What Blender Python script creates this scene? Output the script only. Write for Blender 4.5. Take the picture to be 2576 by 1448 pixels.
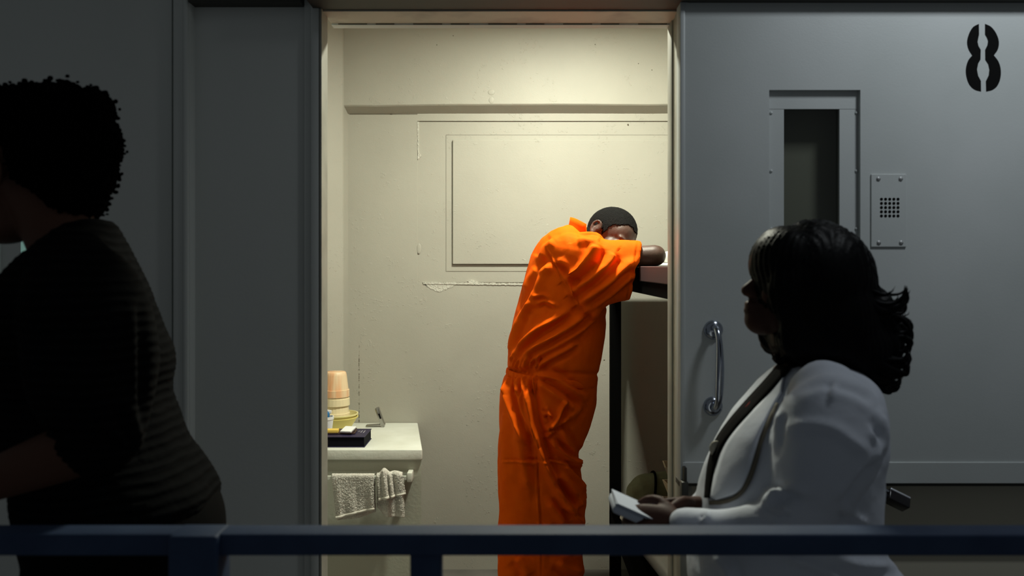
import bpy, bmesh, math, random
import numpy as np
from mathutils import Vector, Matrix, noise
from mathutils.bvhtree import BVHTree
from mathutils.geometry import tessellate_polygon

random.seed(7)
for o in list(bpy.data.objects):
    bpy.data.objects.remove(o, do_unlink=True)
SC = bpy.context.scene
COL = SC.collection
PI = math.pi

# ------------------------------------------------------------------ camera, world, light, exposure
F, EYE = 2160.0, 1.52                      # focal length in pixels of a 2576 wide frame, eye height
cam = bpy.data.cameras.new('camera')
cam.sensor_width = 36.0
cam.lens = 36.0 * F / 2576.0
cam.shift_y = -(724 - 668) / 2576.0
cam.clip_start = 0.05
cam.dof.use_dof = True
cam.dof.focus_distance = 3.6
cam.dof.aperture_fstop = 3.4
co = bpy.data.objects.new('camera', cam)
co.location = (0, 0, EYE)
co.rotation_euler = (PI / 2, 0, 0)
COL.objects.link(co)
SC.camera = co

w = bpy.data.worlds.new('world')
SC.world = w
w.use_nodes = True
w.node_tree.nodes['Background'].inputs[0].default_value = (0.86, 0.95, 1.0, 1)
w.node_tree.nodes['Background'].inputs[1].default_value = 0.060

SC.view_settings.view_transform = 'Standard'
SC.view_settings.look = 'None'
SC.view_settings.gamma = 1.0
SC.view_settings.use_curve_mapping = False
SC.view_settings.exposure = 0.0


def area(name, loc, size, energy, color, rot=(0, 0, 0), size_y=None, spread=180):
    l = bpy.data.lights.new(name, 'AREA')
    l.energy = energy
    l.color = color
    l.size = size
    if size_y:
        l.shape = 'RECTANGLE'
        l.size_y = size_y
    l.spread = math.radians(spread)
    o = bpy.data.objects.new(name, l)
    o.location = loc
    o.rotation_euler = rot
    COL.objects.link(o)
    return o


area('cell_ceiling_lamp', (0.29, 3.27, 2.745), 0.20, 52, (0.99, 1.0, 0.82), size_y=0.12, spread=175)
area('corridor_ceiling_lamp', (1.32, 1.62, 2.86), 0.24, 5.0, (0.88, 0.95, 1.0), rot=(math.radians(32), 0, 0), size_y=0.24, spread=140)
area('next_cell_lamp', (-1.5, 3.0, 2.45), 0.3, 45, (0.45, 0.92, 1.0))


def P(x, y, d):
    """point at real distance d (metres) whose image stands at pixel x, y"""
    return Vector(((x - 1288.0) * d / F, d, EYE - (y - 668.0) * d / F))


# ------------------------------------------------------------------ materials
def mat(name, color, rough=0.6, metal=0.0, spec=0.5):
    m = bpy.data.materials.new(name)
    m.use_nodes = True
    b = m.node_tree.nodes['Principled BSDF']
    b.inputs['Base Color'].default_value = (*color, 1)
    b.inputs['Roughness'].default_value = rough
    b.inputs['Metallic'].default_value = metal
    b.inputs['Specular IOR Level'].default_value = spec
    return m


def nd(m, typ, **kw):
    n = m.node_tree.nodes.new(typ)
    for k, v in kw.items():
        if k in n.inputs:
            n.inputs[k].default_value = v
        else:
            setattr(n, k, v)
    return n


def lk(m, a, b):
    m.node_tree.links.new(a, b)


def bump(m, scale, strength, dist=0.01, detail=4.0, stretch=(1, 1, 1), rough=0.6, prev=None):
    b = m.node_tree.nodes['Principled BSDF']
    tc = nd(m, 'ShaderNodeTexCoord')
    mp = nd(m, 'ShaderNodeMapping')
    mp.inputs['Scale'].default_value = stretch
    n = nd(m, 'ShaderNodeTexNoise')
    n.inputs['Scale'].default_value = scale
    n.inputs['Detail'].default_value = detail
    n.inputs['Roughness'].default_value = rough
    bp = nd(m, 'ShaderNodeBump')
    bp.inputs['Strength'].default_value = strength
    bp.inputs['Distance'].default_value = dist
    lk(m, tc.outputs['Object'], mp.inputs['Vector'])
    lk(m, mp.outputs['Vector'], n.inputs['Vector'])
    lk(m, n.outputs['Fac'], bp.inputs['Height'])
    if prev:
        lk(m, prev.outputs['Normal'], bp.inputs['Normal'])
    lk(m, bp.outputs['Normal'], b.inputs['Normal'])
    return bp


def mottle(m, c1, c2, scale=3.0, detail=5.0, lo=0.35, hi=0.65, stretch=(1, 1, 1)):
    b = m.node_tree.nodes['Principled BSDF']
    tc = nd(m, 'ShaderNodeTexCoord')
    mp = nd(m, 'ShaderNodeMapping')
    mp.inputs['Scale'].default_value = stretch
    n = nd(m, 'ShaderNodeTexNoise')
    n.inputs['Scale'].default_value = scale
    n.inputs['Detail'].default_value = detail
    r = nd(m, 'ShaderNodeValToRGB')
    r.color_ramp.elements[0].position = lo
    r.color_ramp.elements[0].color = (*c1, 1)
    r.color_ramp.elements[1].position = hi
    r.color_ramp.elements[1].color = (*c2, 1)
    lk(m, tc.outputs['Object'], mp.inputs['Vector'])
    lk(m, mp.outputs['Vector'], n.inputs['Vector'])
    lk(m, n.outputs['Fac'], r.inputs['Fac'])
    lk(m, r.outputs['Color'], b.inputs['Base Color'])
    return r


# cream gloss paint of the cell, thick, flaking, with little runs
M_CELL = mat('cell_paint', (0.44, 0.42, 0.345), 0.55)
mottle(M_CELL, (0.385, 0.37, 0.320), (0.42, 0.405, 0.352), 2.2)
b1 = bump(M_CELL, 190, 0.16, 0.003, 2)
b2 = bump(M_CELL, 14, 0.14, 0.006, 6, rough=0.7, prev=b1)


def flakes(m, prev):
    """scattered curls of flaking paint: thin rims of voronoi islands that only show where a big noise is high"""
    b = m.node_tree.nodes['Principled BSDF']
    tc = nd(m, 'ShaderNodeTexCoord')
    wv = nd(m, 'ShaderNodeTexNoise')
    wv.inputs['Scale'].default_value = 75
    wv.inputs['Detail'].default_value = 3
    big = nd(m, 'ShaderNodeTexNoise')
    big.inputs['Scale'].default_value = 7
    big.inputs['Detail'].default_value = 3
    r1 = nd(m, 'ShaderNodeMapRange')
    r1.inputs[1].default_value = 0.61
    r1.inputs[2].default_value = 0.64
    r2 = nd(m, 'ShaderNodeMapRange')
    r2.inputs[1].default_value = 0.56
    r2.inputs[2].default_value = 0.62
    mu = nd(m, 'ShaderNodeMath', operation='MULTIPLY')
    bp = nd(m, 'ShaderNodeBump')
    bp.inputs['Strength'].default_value = 0.42
    bp.inputs['Distance'].default_value = 0.004
    lk(m, tc.outputs['Object'], wv.inputs['Vector'])
    lk(m, tc.outputs['Object'], big.inputs['Vector'])
    lk(m, wv.outputs['Fac'], r1.inputs[0])
    lk(m, big.outputs['Fac'], r2.inputs[0])
    lk(m, r1.outputs[0], mu.inputs[0])
    lk(m, r2.outputs[0], mu.inputs[1])
    lk(m, mu.outputs[0], bp.inputs['Height'])
    lk(m, prev.outputs['Normal'], bp.inputs['Normal'])
    lk(m, bp.outputs['Normal'], b.inputs['Normal'])


flakes(M_CELL, b2)
M_LIT_PLASTER = mat('pale_lit_plaster', (0.60, 0.585, 0.52), 0.85)
bump(M_LIT_PLASTER, 110, 1.0, 0.008, 5)
M_CRACK_SHADE = mat('crack_shade_dark', (0.10, 0.085, 0.06), 0.9)
M_CORR = mat('corridor_paint', (0.66, 0.68, 0.65), 0.5)
mottle(M_CORR, (0.63, 0.65, 0.62), (0.69, 0.71, 0.68), 1.6, stretch=(1, 1, 0.4))
bump(M_CORR, 90, 0.12, 0.003)
M_DOOR = mat('door_paint', (0.52, 0.55, 0.54), 0.42)
mottle(M_DOOR, (0.49, 0.52, 0.51), (0.55, 0.575, 0.57), 2.4)
bump(M_DOOR, 220, 0.10, 0.002, 2)
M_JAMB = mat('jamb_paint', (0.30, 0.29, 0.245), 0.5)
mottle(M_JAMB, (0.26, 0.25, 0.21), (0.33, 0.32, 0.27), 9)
M_HEAD = mat('door_head_paint', (0.55, 0.49, 0.39), 0.5)
mottle(M_HEAD, (0.36, 0.30, 0.25), (0.58, 0.52, 0.42), 7, lo=0.3, hi=0.5, stretch=(1, 1, 1))
M_TRACK = mat('track_dark', (0.035, 0.034, 0.028), 0.6)
M_FLOOR = mat('concrete_floor', (0.20, 0.19, 0.17), 0.6)
mottle(M_FLOOR, (0.09, 0.085, 0.075), (0.13, 0.12, 0.11), 5)
M_RAIL = mat('rail_navy', (0.026, 0.047, 0.100), 0.65, spec=.25)
mottle(M_RAIL, (0.022, 0.041, 0.090), (0.030, 0.053, 0.110), 12)
bump(M_RAIL, 140, 0.12, 0.002)
M_CHROME = mat('chrome', (0.42, 0.45, 0.52), 0.16, 1.0)
M_SCREW = mat('screw_steel', (0.42, 0.43, 0.43), 0.4, 0.3)
M_BLACK = mat('black_paint', (0.004, 0.004, 0.004), 0.8, spec=0.1)
M_BUNK = mat('bunk_black', (0.0025, 0.0025, 0.0025), 0.9, spec=.02)
M_PURPLE = mat('bunk_maroon', (0.070, 0.043, 0.045), 0.55, spec=.3)
bump(M_PURPLE, 200, 0.15, 0.002)
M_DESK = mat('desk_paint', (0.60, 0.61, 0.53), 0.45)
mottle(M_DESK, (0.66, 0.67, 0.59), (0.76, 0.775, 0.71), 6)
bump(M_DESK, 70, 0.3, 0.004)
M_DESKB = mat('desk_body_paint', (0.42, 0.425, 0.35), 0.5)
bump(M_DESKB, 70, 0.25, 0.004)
M_ORANGE = mat('orange_cotton', (0.80, 0.112, 0.001), 0.8, spec=0.06)
mottle(M_ORANGE, (0.80, 0.096, 0.0008), (0.84, 0.110, 0.001), 20)
b1 = bump(M_ORANGE, 900, 0.15, 0.001, 2)
bump(M_ORANGE, 30, 0.30, 0.006, 4, stretch=(1, 1, 0.45), rough=0.55, prev=b1)
M_SKIN_A = mat('skin_brown', (0.068, 0.036, 0.027), 0.5, spec=.3)
mottle(M_SKIN_A, (0.054, 0.028, 0.020), (0.078, 0.042, 0.032), 18)
bump(M_SKIN_A, 260, 0.2, 0.002)
M_SKIN_B = mat('skin_dark_brown', (0.050, 0.019, 0.012), 0.6, spec=.2)
bump(M_SKIN_B, 200, 0.15, 0.002)
M_SKIN_C = mat('skin_deep_brown', (0.095, 0.042, 0.026), 0.6, spec=.2)
M_HAIR_A = mat('short_hair', (0.0032, 0.0028, 0.0028), 0.7, spec=0.10)
b1 = bump(M_HAIR_A, 420, 1.0, 0.006, 2)
bump(M_HAIR_A, 150, 0.5, 0.006, 2, prev=b1)
M_HAIR_B = mat('black_hair', (0.0016, 0.0014, 0.0015), 0.95, spec=0.01)
M_HAIR_C = mat('black_glossy_hair', (0.0022, 0.0022, 0.0026), 0.45, spec=0.07)
M_SWEATER = mat('black_ribbed_knit', (0.008, 0.009, 0.010), 0.95, spec=0.04)
M_TROUSER = mat('black_trousers', (0.004, 0.004, 0.004), 0.9, spec=0.04)
M_BLAZER = mat('white_blazer_cloth', (0.54, 0.57, 0.64), 0.8, spec=0.2)
bump(M_BLAZER, 22, 0.25, 0.006, 3)
M_SKIRT = mat('dark_skirt', (0.012, 0.012, 0.011), 0.85)
M_PIPE = mat('lapel_edge', (0.10, 0.085, 0.06), 0.7)
M_RED = mat('dark_red_cloth', (0.30, 0.008, 0.006), 0.8, spec=.1)
M_TAG = mat('beige_tag', (0.45, 0.42, 0.33), 0.6)
M_PAPER = mat('paper_white', (0.50, 0.54, 0.62), 0.8)
M_PEACH = mat('peach_plastic', (0.86, 0.50, 0.27), 0.4)
mottle(M_PEACH, (0.85, 0.42, 0.20), (0.86, 0.66, 0.42), 7, stretch=(4, 4, 0.6))
M_CREAM = mat('cream_plastic', (0.86, 0.74, 0.48), 0.4)
M_YELLOW = mat('yellow_plastic', (0.78, 0.66, 0.20), 0.4)
M_PALEYEL = mat('pale_yellow_plastic', (0.84, 0.76, 0.38), 0.4)
M_FOAM = mat('white_foam', (0.84, 0.85, 0.86), 0.5)
M_BLUE = mat('blue_print', (0.02, 0.16, 0.38), 0.4)
M_NAVY = mat('navy_cover', (0.016, 0.011, 0.048), 0.5)
M_PAGES = mat('dark_page_edges', (0.0025, 0.0025, 0.006), 0.8, spec=.1)
M_YBOX = mat('yellow_card', (0.80, 0.56, 0.11), 0.5)
M_BROWN = mat('brown_leather', (0.045, 0.020, 0.016), 0.5)
M_GILT = mat('gilt_print', (0.30, 0.28, 0.32), 0.5)
M_STEEL = mat('brushed_steel', (0.36, 0.35, 0.33), 0.25, 0.9)
M_TERRY = mat('terry_cloth', (0.66, 0.62, 0.54), 0.95, spec=0.1)
mottle(M_TERRY, (0.68, 0.645, 0.57), (0.88, 0.845, 0.77), 150, 2)
bump(M_TERRY, 480, 0.8, 0.005, 2)
M_TERRYHEM = mat('terry_hem', (0.72, 0.69, 0.61), 0.9, spec=0.1)
M_OLIVE = mat('olive_canvas', (0.13, 0.14, 0.075), 0.8)
bump(M_OLIVE, 40, 0.3, 0.006)
M_CARTON = mat('beige_paper', (0.60, 0.50, 0.36), 0.8)
M_SHEET = mat('white_sheet', (0.72, 0.72, 0.68), 0.8)
M_EYE = mat('eye_white', (0.6, 0.58, 0.55), 0.2)
M_SHOE = mat('shoe_rubber', (0.02, 0.02, 0.022), 0.6)
M_WHITE_SHOE = mat('canvas_shoe', (0.4, 0.38, 0.34), 0.7)

# ribbed knit: narrow horizontal waves
b = M_SWEATER.node_tree.nodes['Principled BSDF']
tc = nd(M_SWEATER, 'ShaderNodeTexCoord')
wv = nd(M_SWEATER, 'ShaderNodeTexWave', bands_direction='Z')
wv.inputs['Scale'].default_value = 17
wv.inputs['Distortion'].default_value = 2.5
wv.inputs['Detail Scale'].default_value = 0.6
bp = nd(M_SWEATER, 'ShaderNodeBump')
bp.inputs['Strength'].default_value = 0.5
bp.inputs['Distance'].default_value = 0.006
rr = nd(M_SWEATER, 'ShaderNodeValToRGB')
rr.color_ramp.elements[0].color = (0.003, 0.0032, 0.0035, 1)
rr.color_ramp.elements[1].color = (0.006, 0.0063, 0.0066, 1)
lk(M_SWEATER, tc.outputs['Object'], wv.inputs['Vector'])
lk(M_SWEATER, wv.outputs['Fac'], bp.inputs['Height'])
lk(M_SWEATER, bp.outputs['Normal'], b.inputs['Normal'])
lk(M_SWEATER, wv.outputs['Fac'], rr.inputs['Fac'])
lk(M_SWEATER, rr.outputs['Color'], b.inputs['Base Color'])

# window glass: clear with a fresnel gloss
M_GLASS = bpy.data.materials.new('window_glass')
M_GLASS.use_nodes = True
nt = M_GLASS.node_tree
nt.nodes.remove(nt.nodes['Principled BSDF'])
tr = nt.nodes.new('ShaderNodeBsdfTransparent')
tr.inputs[0].default_value = (0.72, 0.74, 0.73, 1)
gl = nt.nodes.new('ShaderNodeBsdfGlossy')
gl.inputs['Roughness'].default_value = 0.06
mx = nt.nodes.new('ShaderNodeMixShader')
mx.inputs[0].default_value = 0.05
nt.links.new(tr.outputs[0], mx.inputs[1])
nt.links.new(gl.outputs[0], mx.inputs[2])
nt.links.new(mx.outputs[0], nt.nodes['Material Output'].inputs[0])


# ------------------------------------------------------------------ geometry helpers: geometry is (verts, faces)
def join(*gs):
    V, Fc = [], []
    for v, f in gs:
        n = len(V)
        V.extend(v)
        Fc.extend([tuple(i + n for i in q) for q in f])
    return V, Fc


def from_bm(bm):
    bm.verts.index_update()
    g = ([v.co.copy() for v in bm.verts], [tuple(v.index for v in f.verts) for f in bm.faces])
    bm.free()
    return g


def box(x0, x1, y0, y1, z0, z1, bev=0.0, seg=2):
    bm = bmesh.new()
    bmesh.ops.create_cube(bm, size=1)
    for v in bm.verts:
        v.co = Vector((x0 + (v.co.x + .5) * (x1 - x0), y0 + (v.co.y + .5) * (y1 - y0), z0 + (v.co.z + .5) * (z1 - z0)))
    if bev > 0:
        bmesh.ops.bevel(bm, geom=list(bm.edges), offset=bev, segments=seg, affect='EDGES', profile=.5)
    return from_bm(bm)


def xf(g, m):
    return [m @ Vector(v) for v in g[0]], g[1]


def obox(c, size, rot, bev=0.0, seg=2):
    g = box(-size[0] / 2, size[0] / 2, -size[1] / 2, size[1] / 2, -size[2] / 2, size[2] / 2, bev, seg)
    return xf(g, Matrix.Translation(c) @ rot)


def prism(poly, z0, z1):
    """poly: (x, y) corners, counter-clockwise"""
    n = len(poly)
    V = [Vector((x, y, z0)) for x, y in poly] + [Vector((x, y, z1)) for x, y in poly]
    Fc = [tuple(range(n - 1, -1, -1)), tuple(range(n, 2 * n))]
    Fc += [(i, (i + 1) % n, n + (i + 1) % n, n + i) for i in range(n)]
    return V, Fc


def loft(rings, cap=True):
    n = len(rings[0])
    V = [p for r in rings for p in r]
    Fc = []
    for k in range(len(rings) - 1):
        for i in range(n):
            j = (i + 1) % n
            Fc.append((k * n + i, k * n + j, (k + 1) * n + j, (k + 1) * n + i))
    if cap:
        a = len(V)
        V.append(sum(rings[0], Vector()) / n)
        bb = len(V)
        V.append(sum(rings[-1], Vector()) / n)
        for i in range(n):
            j = (i + 1) % n
            Fc.append((a, j, i))
            Fc.append((bb, (len(rings) - 1) * n + i, (len(rings) - 1) * n + j))
    return V, Fc


def ring(c, u, v, n=28, pw=2.0):
    out = []
    for i in range(n):
        t = 2 * PI * i / n
        ct, st = math.cos(t), math.sin(t)
        e = 2.0 / pw
        out.append(c + u * math.copysign(abs(ct) ** e, ct) + v * math.copysign(abs(st) ** e, st))
    return out


def cr(pts, n):
    """catmull-rom samples through points (tuples of any length)"""
    pts = [np.array(p, float) for p in pts]
    pts = [2 * pts[0] - pts[1]] + pts + [2 * pts[-1] - pts[-2]]
    out = []
    m = len(pts) - 3
    for k in range(n):
        s = k / (n - 1) * m
        i = min(int(s), m - 1)
        t = s - i
        a, b_, c, d = pts[i:i + 4]
        out.append(0.5 * (2 * b_ + (c - a) * t + (2 * a - 5 * b_ + 4 * c - d) * t * t + (3 * b_ - a - 3 * c + d) * t ** 3))
    return out


def tube(pts, radii, n=12, sub=1, flat=1.0, up=None):
    """round tube through points; flat squashes along the frame's second axis"""
    if not hasattr(radii, '__len__'):
        radii = [radii] * len(pts)
    data = [(*p, r) for p, r in zip(pts, radii)]
    if sub > 1 and len(pts) > 2:
        data = cr(data, (len(pts) - 1) * sub + 1)
    ps = [Vector(d[:3]) for d in data]
    rs = [max(float(d[3]), 1e-4) for d in data]
    t0 = (ps[1] - ps[0]).normalized()
    nrm = Vector(up) if up else (Vector((0, 0, 1)) if abs(t0.z) < .9 else Vector((1, 0, 0)))
    rings = []
    for i, p in enumerate(ps):
        t = (ps[min(i + 1, len(ps) - 1)] - ps[max(i - 1, 0)]).normalized()
        nrm = nrm - t * nrm.dot(t)
        if nrm.length < 1e-6:
            nrm = t.orthogonal()
        nrm.normalize()
        bi = t.cross(nrm)
        rings.append(ring(p, nrm * rs[i] * flat, bi * rs[i], n))
    return loft(rings)


def capsule(pts, radii, n=14, sub=3):
    """tube with rounded ends"""
    if not hasattr(radii, '__len__'):
        radii = [radii] * len(pts)
    pts = [Vector(p) for p in pts]
    d0 = (pts[0] - pts[1]).normalized()
    d1 = (pts[-1] - pts[-2]).normalized()
    data = cr([(*p, r) for p, r in zip(pts, radii)], (len(pts) - 1) * sub + 1) if len(pts) > 2 else [(*p, r) for p, r in zip(pts, radii)]
    P_ = [Vector(d[:3]) for d in data]
    R_ = [float(d[3]) for d in data]
    pre, post = [], []
    for a in (80, 55, 28):
        s, c = math.sin(math.radians(a)), math.cos(math.radians(a))
        pre.append((P_[0] + d0 * R_[0] * s, R_[0] * c))
        post.insert(0, (P_[-1] + d1 * R_[-1] * s, R_[-1] * c))
    seq = pre + list(zip(P_, R_)) + post
    return tube([s[0] for s in seq], [s[1] for s in seq], n)


def ell(c, r, seg=20, m=None):
    bm = bmesh.new()
    bmesh.ops.create_uvsphere(bm, u_segments=seg, v_segments=max(6, seg * 2 // 3), radius=1)
    for v in bm.verts:
        v.co = Vector((v.co.x * r[0], v.co.y * r[1], v.co.z * r[2]))
    g = from_bm(bm)
    T = Matrix.Translation(c)
    return xf(g, T @ m if m else T)


def lathe(prof, c, n=40, ribs=0, rib=0.0, cap0=True):
    """profile of (radius, z); closed by repeating the inner wall in the profile"""
    rings = []
    for r, z in prof:
        rg = []
        for i in range(n):
            t = 2 * PI * i / n
            rr_ = r * (1 + (rib * math.cos(ribs * t) if ribs else 0))
            rg.append(Vector((c[0] + rr_ * math.cos(t), c[1] + rr_ * math.sin(t), c[2] + z)))
        rings.append(rg)
    return loft(rings, cap0)


ROOT = {}


def raw_obj(name, g, m, smooth=True, origin=Vector((0, 0, 0)), autos=None):
    me = bpy.data.meshes.new(name)
    me.from_pydata([tuple(Vector(v) - origin) for v in g[0]], [], g[1])
    me.update()
    if m:
        me.materials.append(m)
    if smooth:
        me.polygons.foreach_set('use_smooth', [True] * len(me.polygons))
    o = bpy.data.objects.new(name, me)
    COL.objects.link(o)
    if autos is not None and smooth:
        me.set_sharp_from_angle(angle=math.radians(autos))
    return o


def obj(name, g, m, parent=None, smooth=False, label=None, autos=None):
    """one mesh object; a child keeps its thing's origin, a top-level mesh gets its origin at its base"""
    if parent is not None:
        og = ROOT[parent]
        o = raw_obj(name, g, m, smooth, og, autos)
        o.parent = parent
        ROOT[o] = og
        if label:
            o['label'] = label
    else:
        xs = [v[0] for v in g[0]]
        ys = [v[1] for v in g[0]]
        zs = [v[2] for v in g[0]]
        og = Vector(((min(xs) + max(xs)) / 2, (min(ys) + max(ys)) / 2, min(zs)))
        o = raw_obj(name, g, m, smooth, og, autos)
        o.location = og
        ROOT[o] = og
    return o


def tag(o, label, cat, group=None, kind=None):
    o['label'] = label
    if cat:
        o['category'] = cat
    if group:
        o['group'] = group
    if kind:
        o['kind'] = kind
    return o


def thing(name, loc, label, cat, group=None):
    o = bpy.data.objects.new(name, None)
    o.empty_display_size = 0.1
    o.location = loc
    COL.objects.link(o)
    ROOT[o] = Vector(loc)
    return tag(o, label, cat, group)


def struct(name, g, m, label, cat, parent=None, smooth=False, autos=None):
    o = obj(name, g, m, parent, smooth, autos=autos)
    if parent is None:
        tag(o, label, cat, kind='structure')
    return o


def remesh(g, voxel, smooth_it=4, factor=0.5):
    """fuse overlapping closed shells into one continuous skin; returns (N x 3 array, face list)"""
    o = raw_obj('tmp', g, None, False)
    md = o.modifiers.new('r', 'REMESH')
    md.mode = 'VOXEL'
    md.voxel_size = voxel
    if smooth_it:
        s = o.modifiers.new('s', 'SMOOTH')
        s.iterations = smooth_it
        s.factor = factor
    dg = bpy.context.evaluated_depsgraph_get()
    ev = o.evaluated_get(dg)
    me = ev.to_mesh()
    n = len(me.vertices)
    co_ = np.empty(n * 3)
    me.vertices.foreach_get('co', co_)
    nr = np.empty(n * 3)
    me.vertices.foreach_get('normal', nr)
    faces = [tuple(p.vertices) for p in me.polygons]
    ev.to_mesh_clear()
    old = o.data
    bpy.data.objects.remove(o)
    bpy.data.meshes.remove(old)
    return co_.reshape(-1, 3), nr.reshape(-1, 3), faces


def subset(V, faces, keep):
    """faces whose corners all satisfy keep -> own mesh"""
    fs = [f for f in faces if all(keep[i] for i in f)]
    used = sorted({i for f in fs for i in f})
    mp = {a: k for k, a in enumerate(used)}
    return used, [tuple(mp[i] for i in f) for f in fs]


def img(V):
    """image coordinates of world points as seen from the station point"""
    return np.stack([1288 + V[:, 0] * F / V[:, 1], 668 + (EYE - V[:, 2]) * F / V[:, 1]], 1)


def fold_field(px, folds):
    """height of cloth folds: ridges with a trough on one side along polylines; folds = (points, width px, height m, side)"""
    h = np.zeros(len(px))
    for pts, wd, amp, side in folds:
        c = np.array(cr(pts, max(6, 5 * len(pts)))) if len(pts) > 2 else np.array(pts, float)
        best = np.full(len(px), 1e9)
        sgn = np.zeros(len(px))
        par = np.zeros(len(px))
        m = len(c) - 1
        lo = c.min(0) - 4 * wd
        hi = c.max(0) + 4 * wd
        idx = np.where((px[:, 0] > lo[0]) & (px[:, 0] < hi[0]) & (px[:, 1] > lo[1]) & (px[:, 1] < hi[1]))[0]
        if not len(idx):
            continue
        q = px[idx]
        bd = best[idx]
        bs = sgn[idx]
        bpz = par[idx]
        for k in range(m):
            a, e = c[k], c[k + 1] - c[k]
            L = max((e ** 2).sum(), 1e-9)
            t = np.clip(((q - a) @ e) / L, 0, 1)
            d = q - (a + t[:, None] * e)
            dist = np.hypot(d[:, 0], d[:, 1])
            sg = np.sign(e[0] * d[:, 1] - e[1] * d[:, 0])
            up = dist < bd
            bd = np.where(up, dist, bd)
            bs = np.where(up, sg, bs)
            bpz = np.where(up, (k + t) / m, bpz)
        s = bd * bs * side / wd
        taper = np.clip(np.minimum(bpz, 1 - bpz) * 5 + 0.25, 0, 1)
        h[idx] += amp * taper * (np.exp(-s ** 2) - 0.6 * np.exp(-(s - 1.7) ** 2))
    return h


def noise_field(V, scale, depth=3, st=(1, 1, 1)):
    return np.array([noise.fractal((v[0] * scale * st[0], v[1] * scale * st[1], v[2] * scale * st[2]), 1.0, 2.0, depth) for v in V])


# ------------------------------------------------------------------ setting: cell
YW = 2.40          # corridor face of the front wall
YB = 4.30          # cell back wall
XL, XR = -1.05, 1.24

struct('floor', box(-3.2, 3.4, 1.05, 4.5, -0.12, 0.0), M_FLOOR, 'grey concrete floor of the walkway and the cell', 'floor')
struct('ceiling', join(box(-3.2, 3.4, 1.45, 2.55, 2.95, 3.05), box(-1.2, 1.4, 2.55, 4.5, 2.95, 3.05)), M_CORR,
       'painted ceiling over the walkway and the cell', 'ceiling')
struct('wall_right', box(XR, XR + 0.15, 2.55, 4.5, 0, 2.96), M_CELL, 'cream right-hand cell wall behind the bunk bed', 'wall')
struct('wall_left', box(XL - 0.15, XL, 2.55, 4.5, 0, 2.96), M_CELL, 'cream left-hand cell wall beside the desk', 'wall')

# back wall: lower wall with a filled-in window, upper wall standing proud with a sloped underside
zb = lambda y: EYE - (y - 668) * YB / F
xb = lambda x: (x - 1288) * YB / F
ox0, oz1, oz0 = xb(1050), zb(304), zb(712)
px0, pz1, pz0 = xb(1122), zb(339), zb(682)
ix0, iz1, iz0 = xb(1139), zb(352), zb(664)
ox1, px1, ix1 = xb(1790), xb(1745), xb(1728)
ledge_y, ledge_z1, ledge_z0 = YB - 0.065, EYE - (264 - 668) * (YB - 0.065) / F, zb(288)


def wall_grid(outer, hole, y0, y1):
    """slab in the plane y with a rectangular opening"""
    (X0, X1, Z0, Z1), (a, b_, c, d) = outer, hole
    return join(box(X0, a, y0, y1, Z0, Z1), box(b_, X1, y0, y1, Z0, Z1), box(a, b_, y0, y1, Z0, c), box(a, b_, y0, y1, d, Z1))


wb = struct('wall_back', join(wall_grid((XL - .1, XR + .1, 0, 2.96), (ox0, ox1, oz0, oz1), YB, YB + 0.06),
                              box(XL - .1, XR + .1, YB + 0.05, YB + 0.2, 0, 2.96)), M_CELL,
            'cream flaking back wall of the cell with a filled-in window', 'wall')
nseg = 40
V, Fc = [], []
for i in range(nseg + 1):
    x = xb(871) + (XR - xb(871)) * i / nseg
    wob = 0.004 * noise.noise((x * 2.2, 3, 0)) + 0.003 * noise.noise((x * 7, 1, 5)) + (0.008 * min(1, max(0, (-x - .35) * 3)) * -1)
    V += [Vector((x, YB + .01, 2.96)), Vector((x, ledge_y, 2.96)), Vector((x, ledge_y, ledge_z1 + wob + .006)),
          Vector((x, ledge_y + .006, ledge_z1 + wob)), Vector((x, YB + .01, ledge_z0 + wob * .3))]
for i in range(nseg):
    for k in range(5):
        a, b_ = i * 5 + k, i * 5 + (k + 1) % 5
        Fc.append((a, b_, b_ + 5, a + 5))
Fc += [(4, 3, 2, 1, 0), tuple(nseg * 5 + k for k in range(5))]
obj('upper_wall', (V, Fc), M_CELL, wb, label='upper part of the wall, standing proud over a sloped ledge')
obj('panel', box(ox0 - .002, ox1 + .002, YB + 0.005, YB + .052, oz0 - .002, oz1 + .002), M_CELL, wb)
obj('panel', box(px0, px1, YB + 0.0045, YB + .03, pz0, pz1, .0015, 1), M_CELL, wb)
obj('panel', box(ix0, ix1, YB - 0.009, YB + .02, iz0, iz1, .003, 2), M_CELL, wb)
# seams round the plates: dark lines that paint in the shade of the plate edges
for nm, (a, b_, c, d) in (('joint_shade', (px0, px1, pz0, pz1)), ('joint_shade', (ix0, ix1, iz0, iz1))):
    t = .0013 if a > px0 + .01 else .0006
    obj(nm, join(box(a - t, a, YB + .0035, YB + .01, c - t, d), box(a - t, b_, YB + .0035, YB + .01, c - t, c),
                 box(a, b_, YB + .0035, YB + .01, d, d + t * .6)), M_CRACK_SHADE, wb, label='dark line round the plate with its edge shade painted in')


def ragged(pts, y0, y1, jitter, seed):
    """thin slab with a ragged outline in the wall plane"""
    rnd = random.Random(seed)
    poly = []
    for i in range(len(pts)):
        a, b_ = Vector(pts[i]), Vector(pts[(i + 1) % len(pts)])
        k = max(1, int((a - b_).length / 0.006))
        for j in range(k):
            p = a.lerp(b_, j / k)
            poly.append((p.x + rnd.uniform(-jitter, jitter), p.y + rnd.uniform(-jitter, jitter)))
    n = len(poly)
    V = [Vector((x, y0, z)) for x, z in poly] + [Vector((x, y1, z)) for x, z in poly]
    return V, [tuple(range(n))] + [tuple(range(2 * n - 1, n - 1, -1))] + [(i, n + i, n + (i + 1) % n, (i + 1) % n) for i in range(n)]


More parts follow.
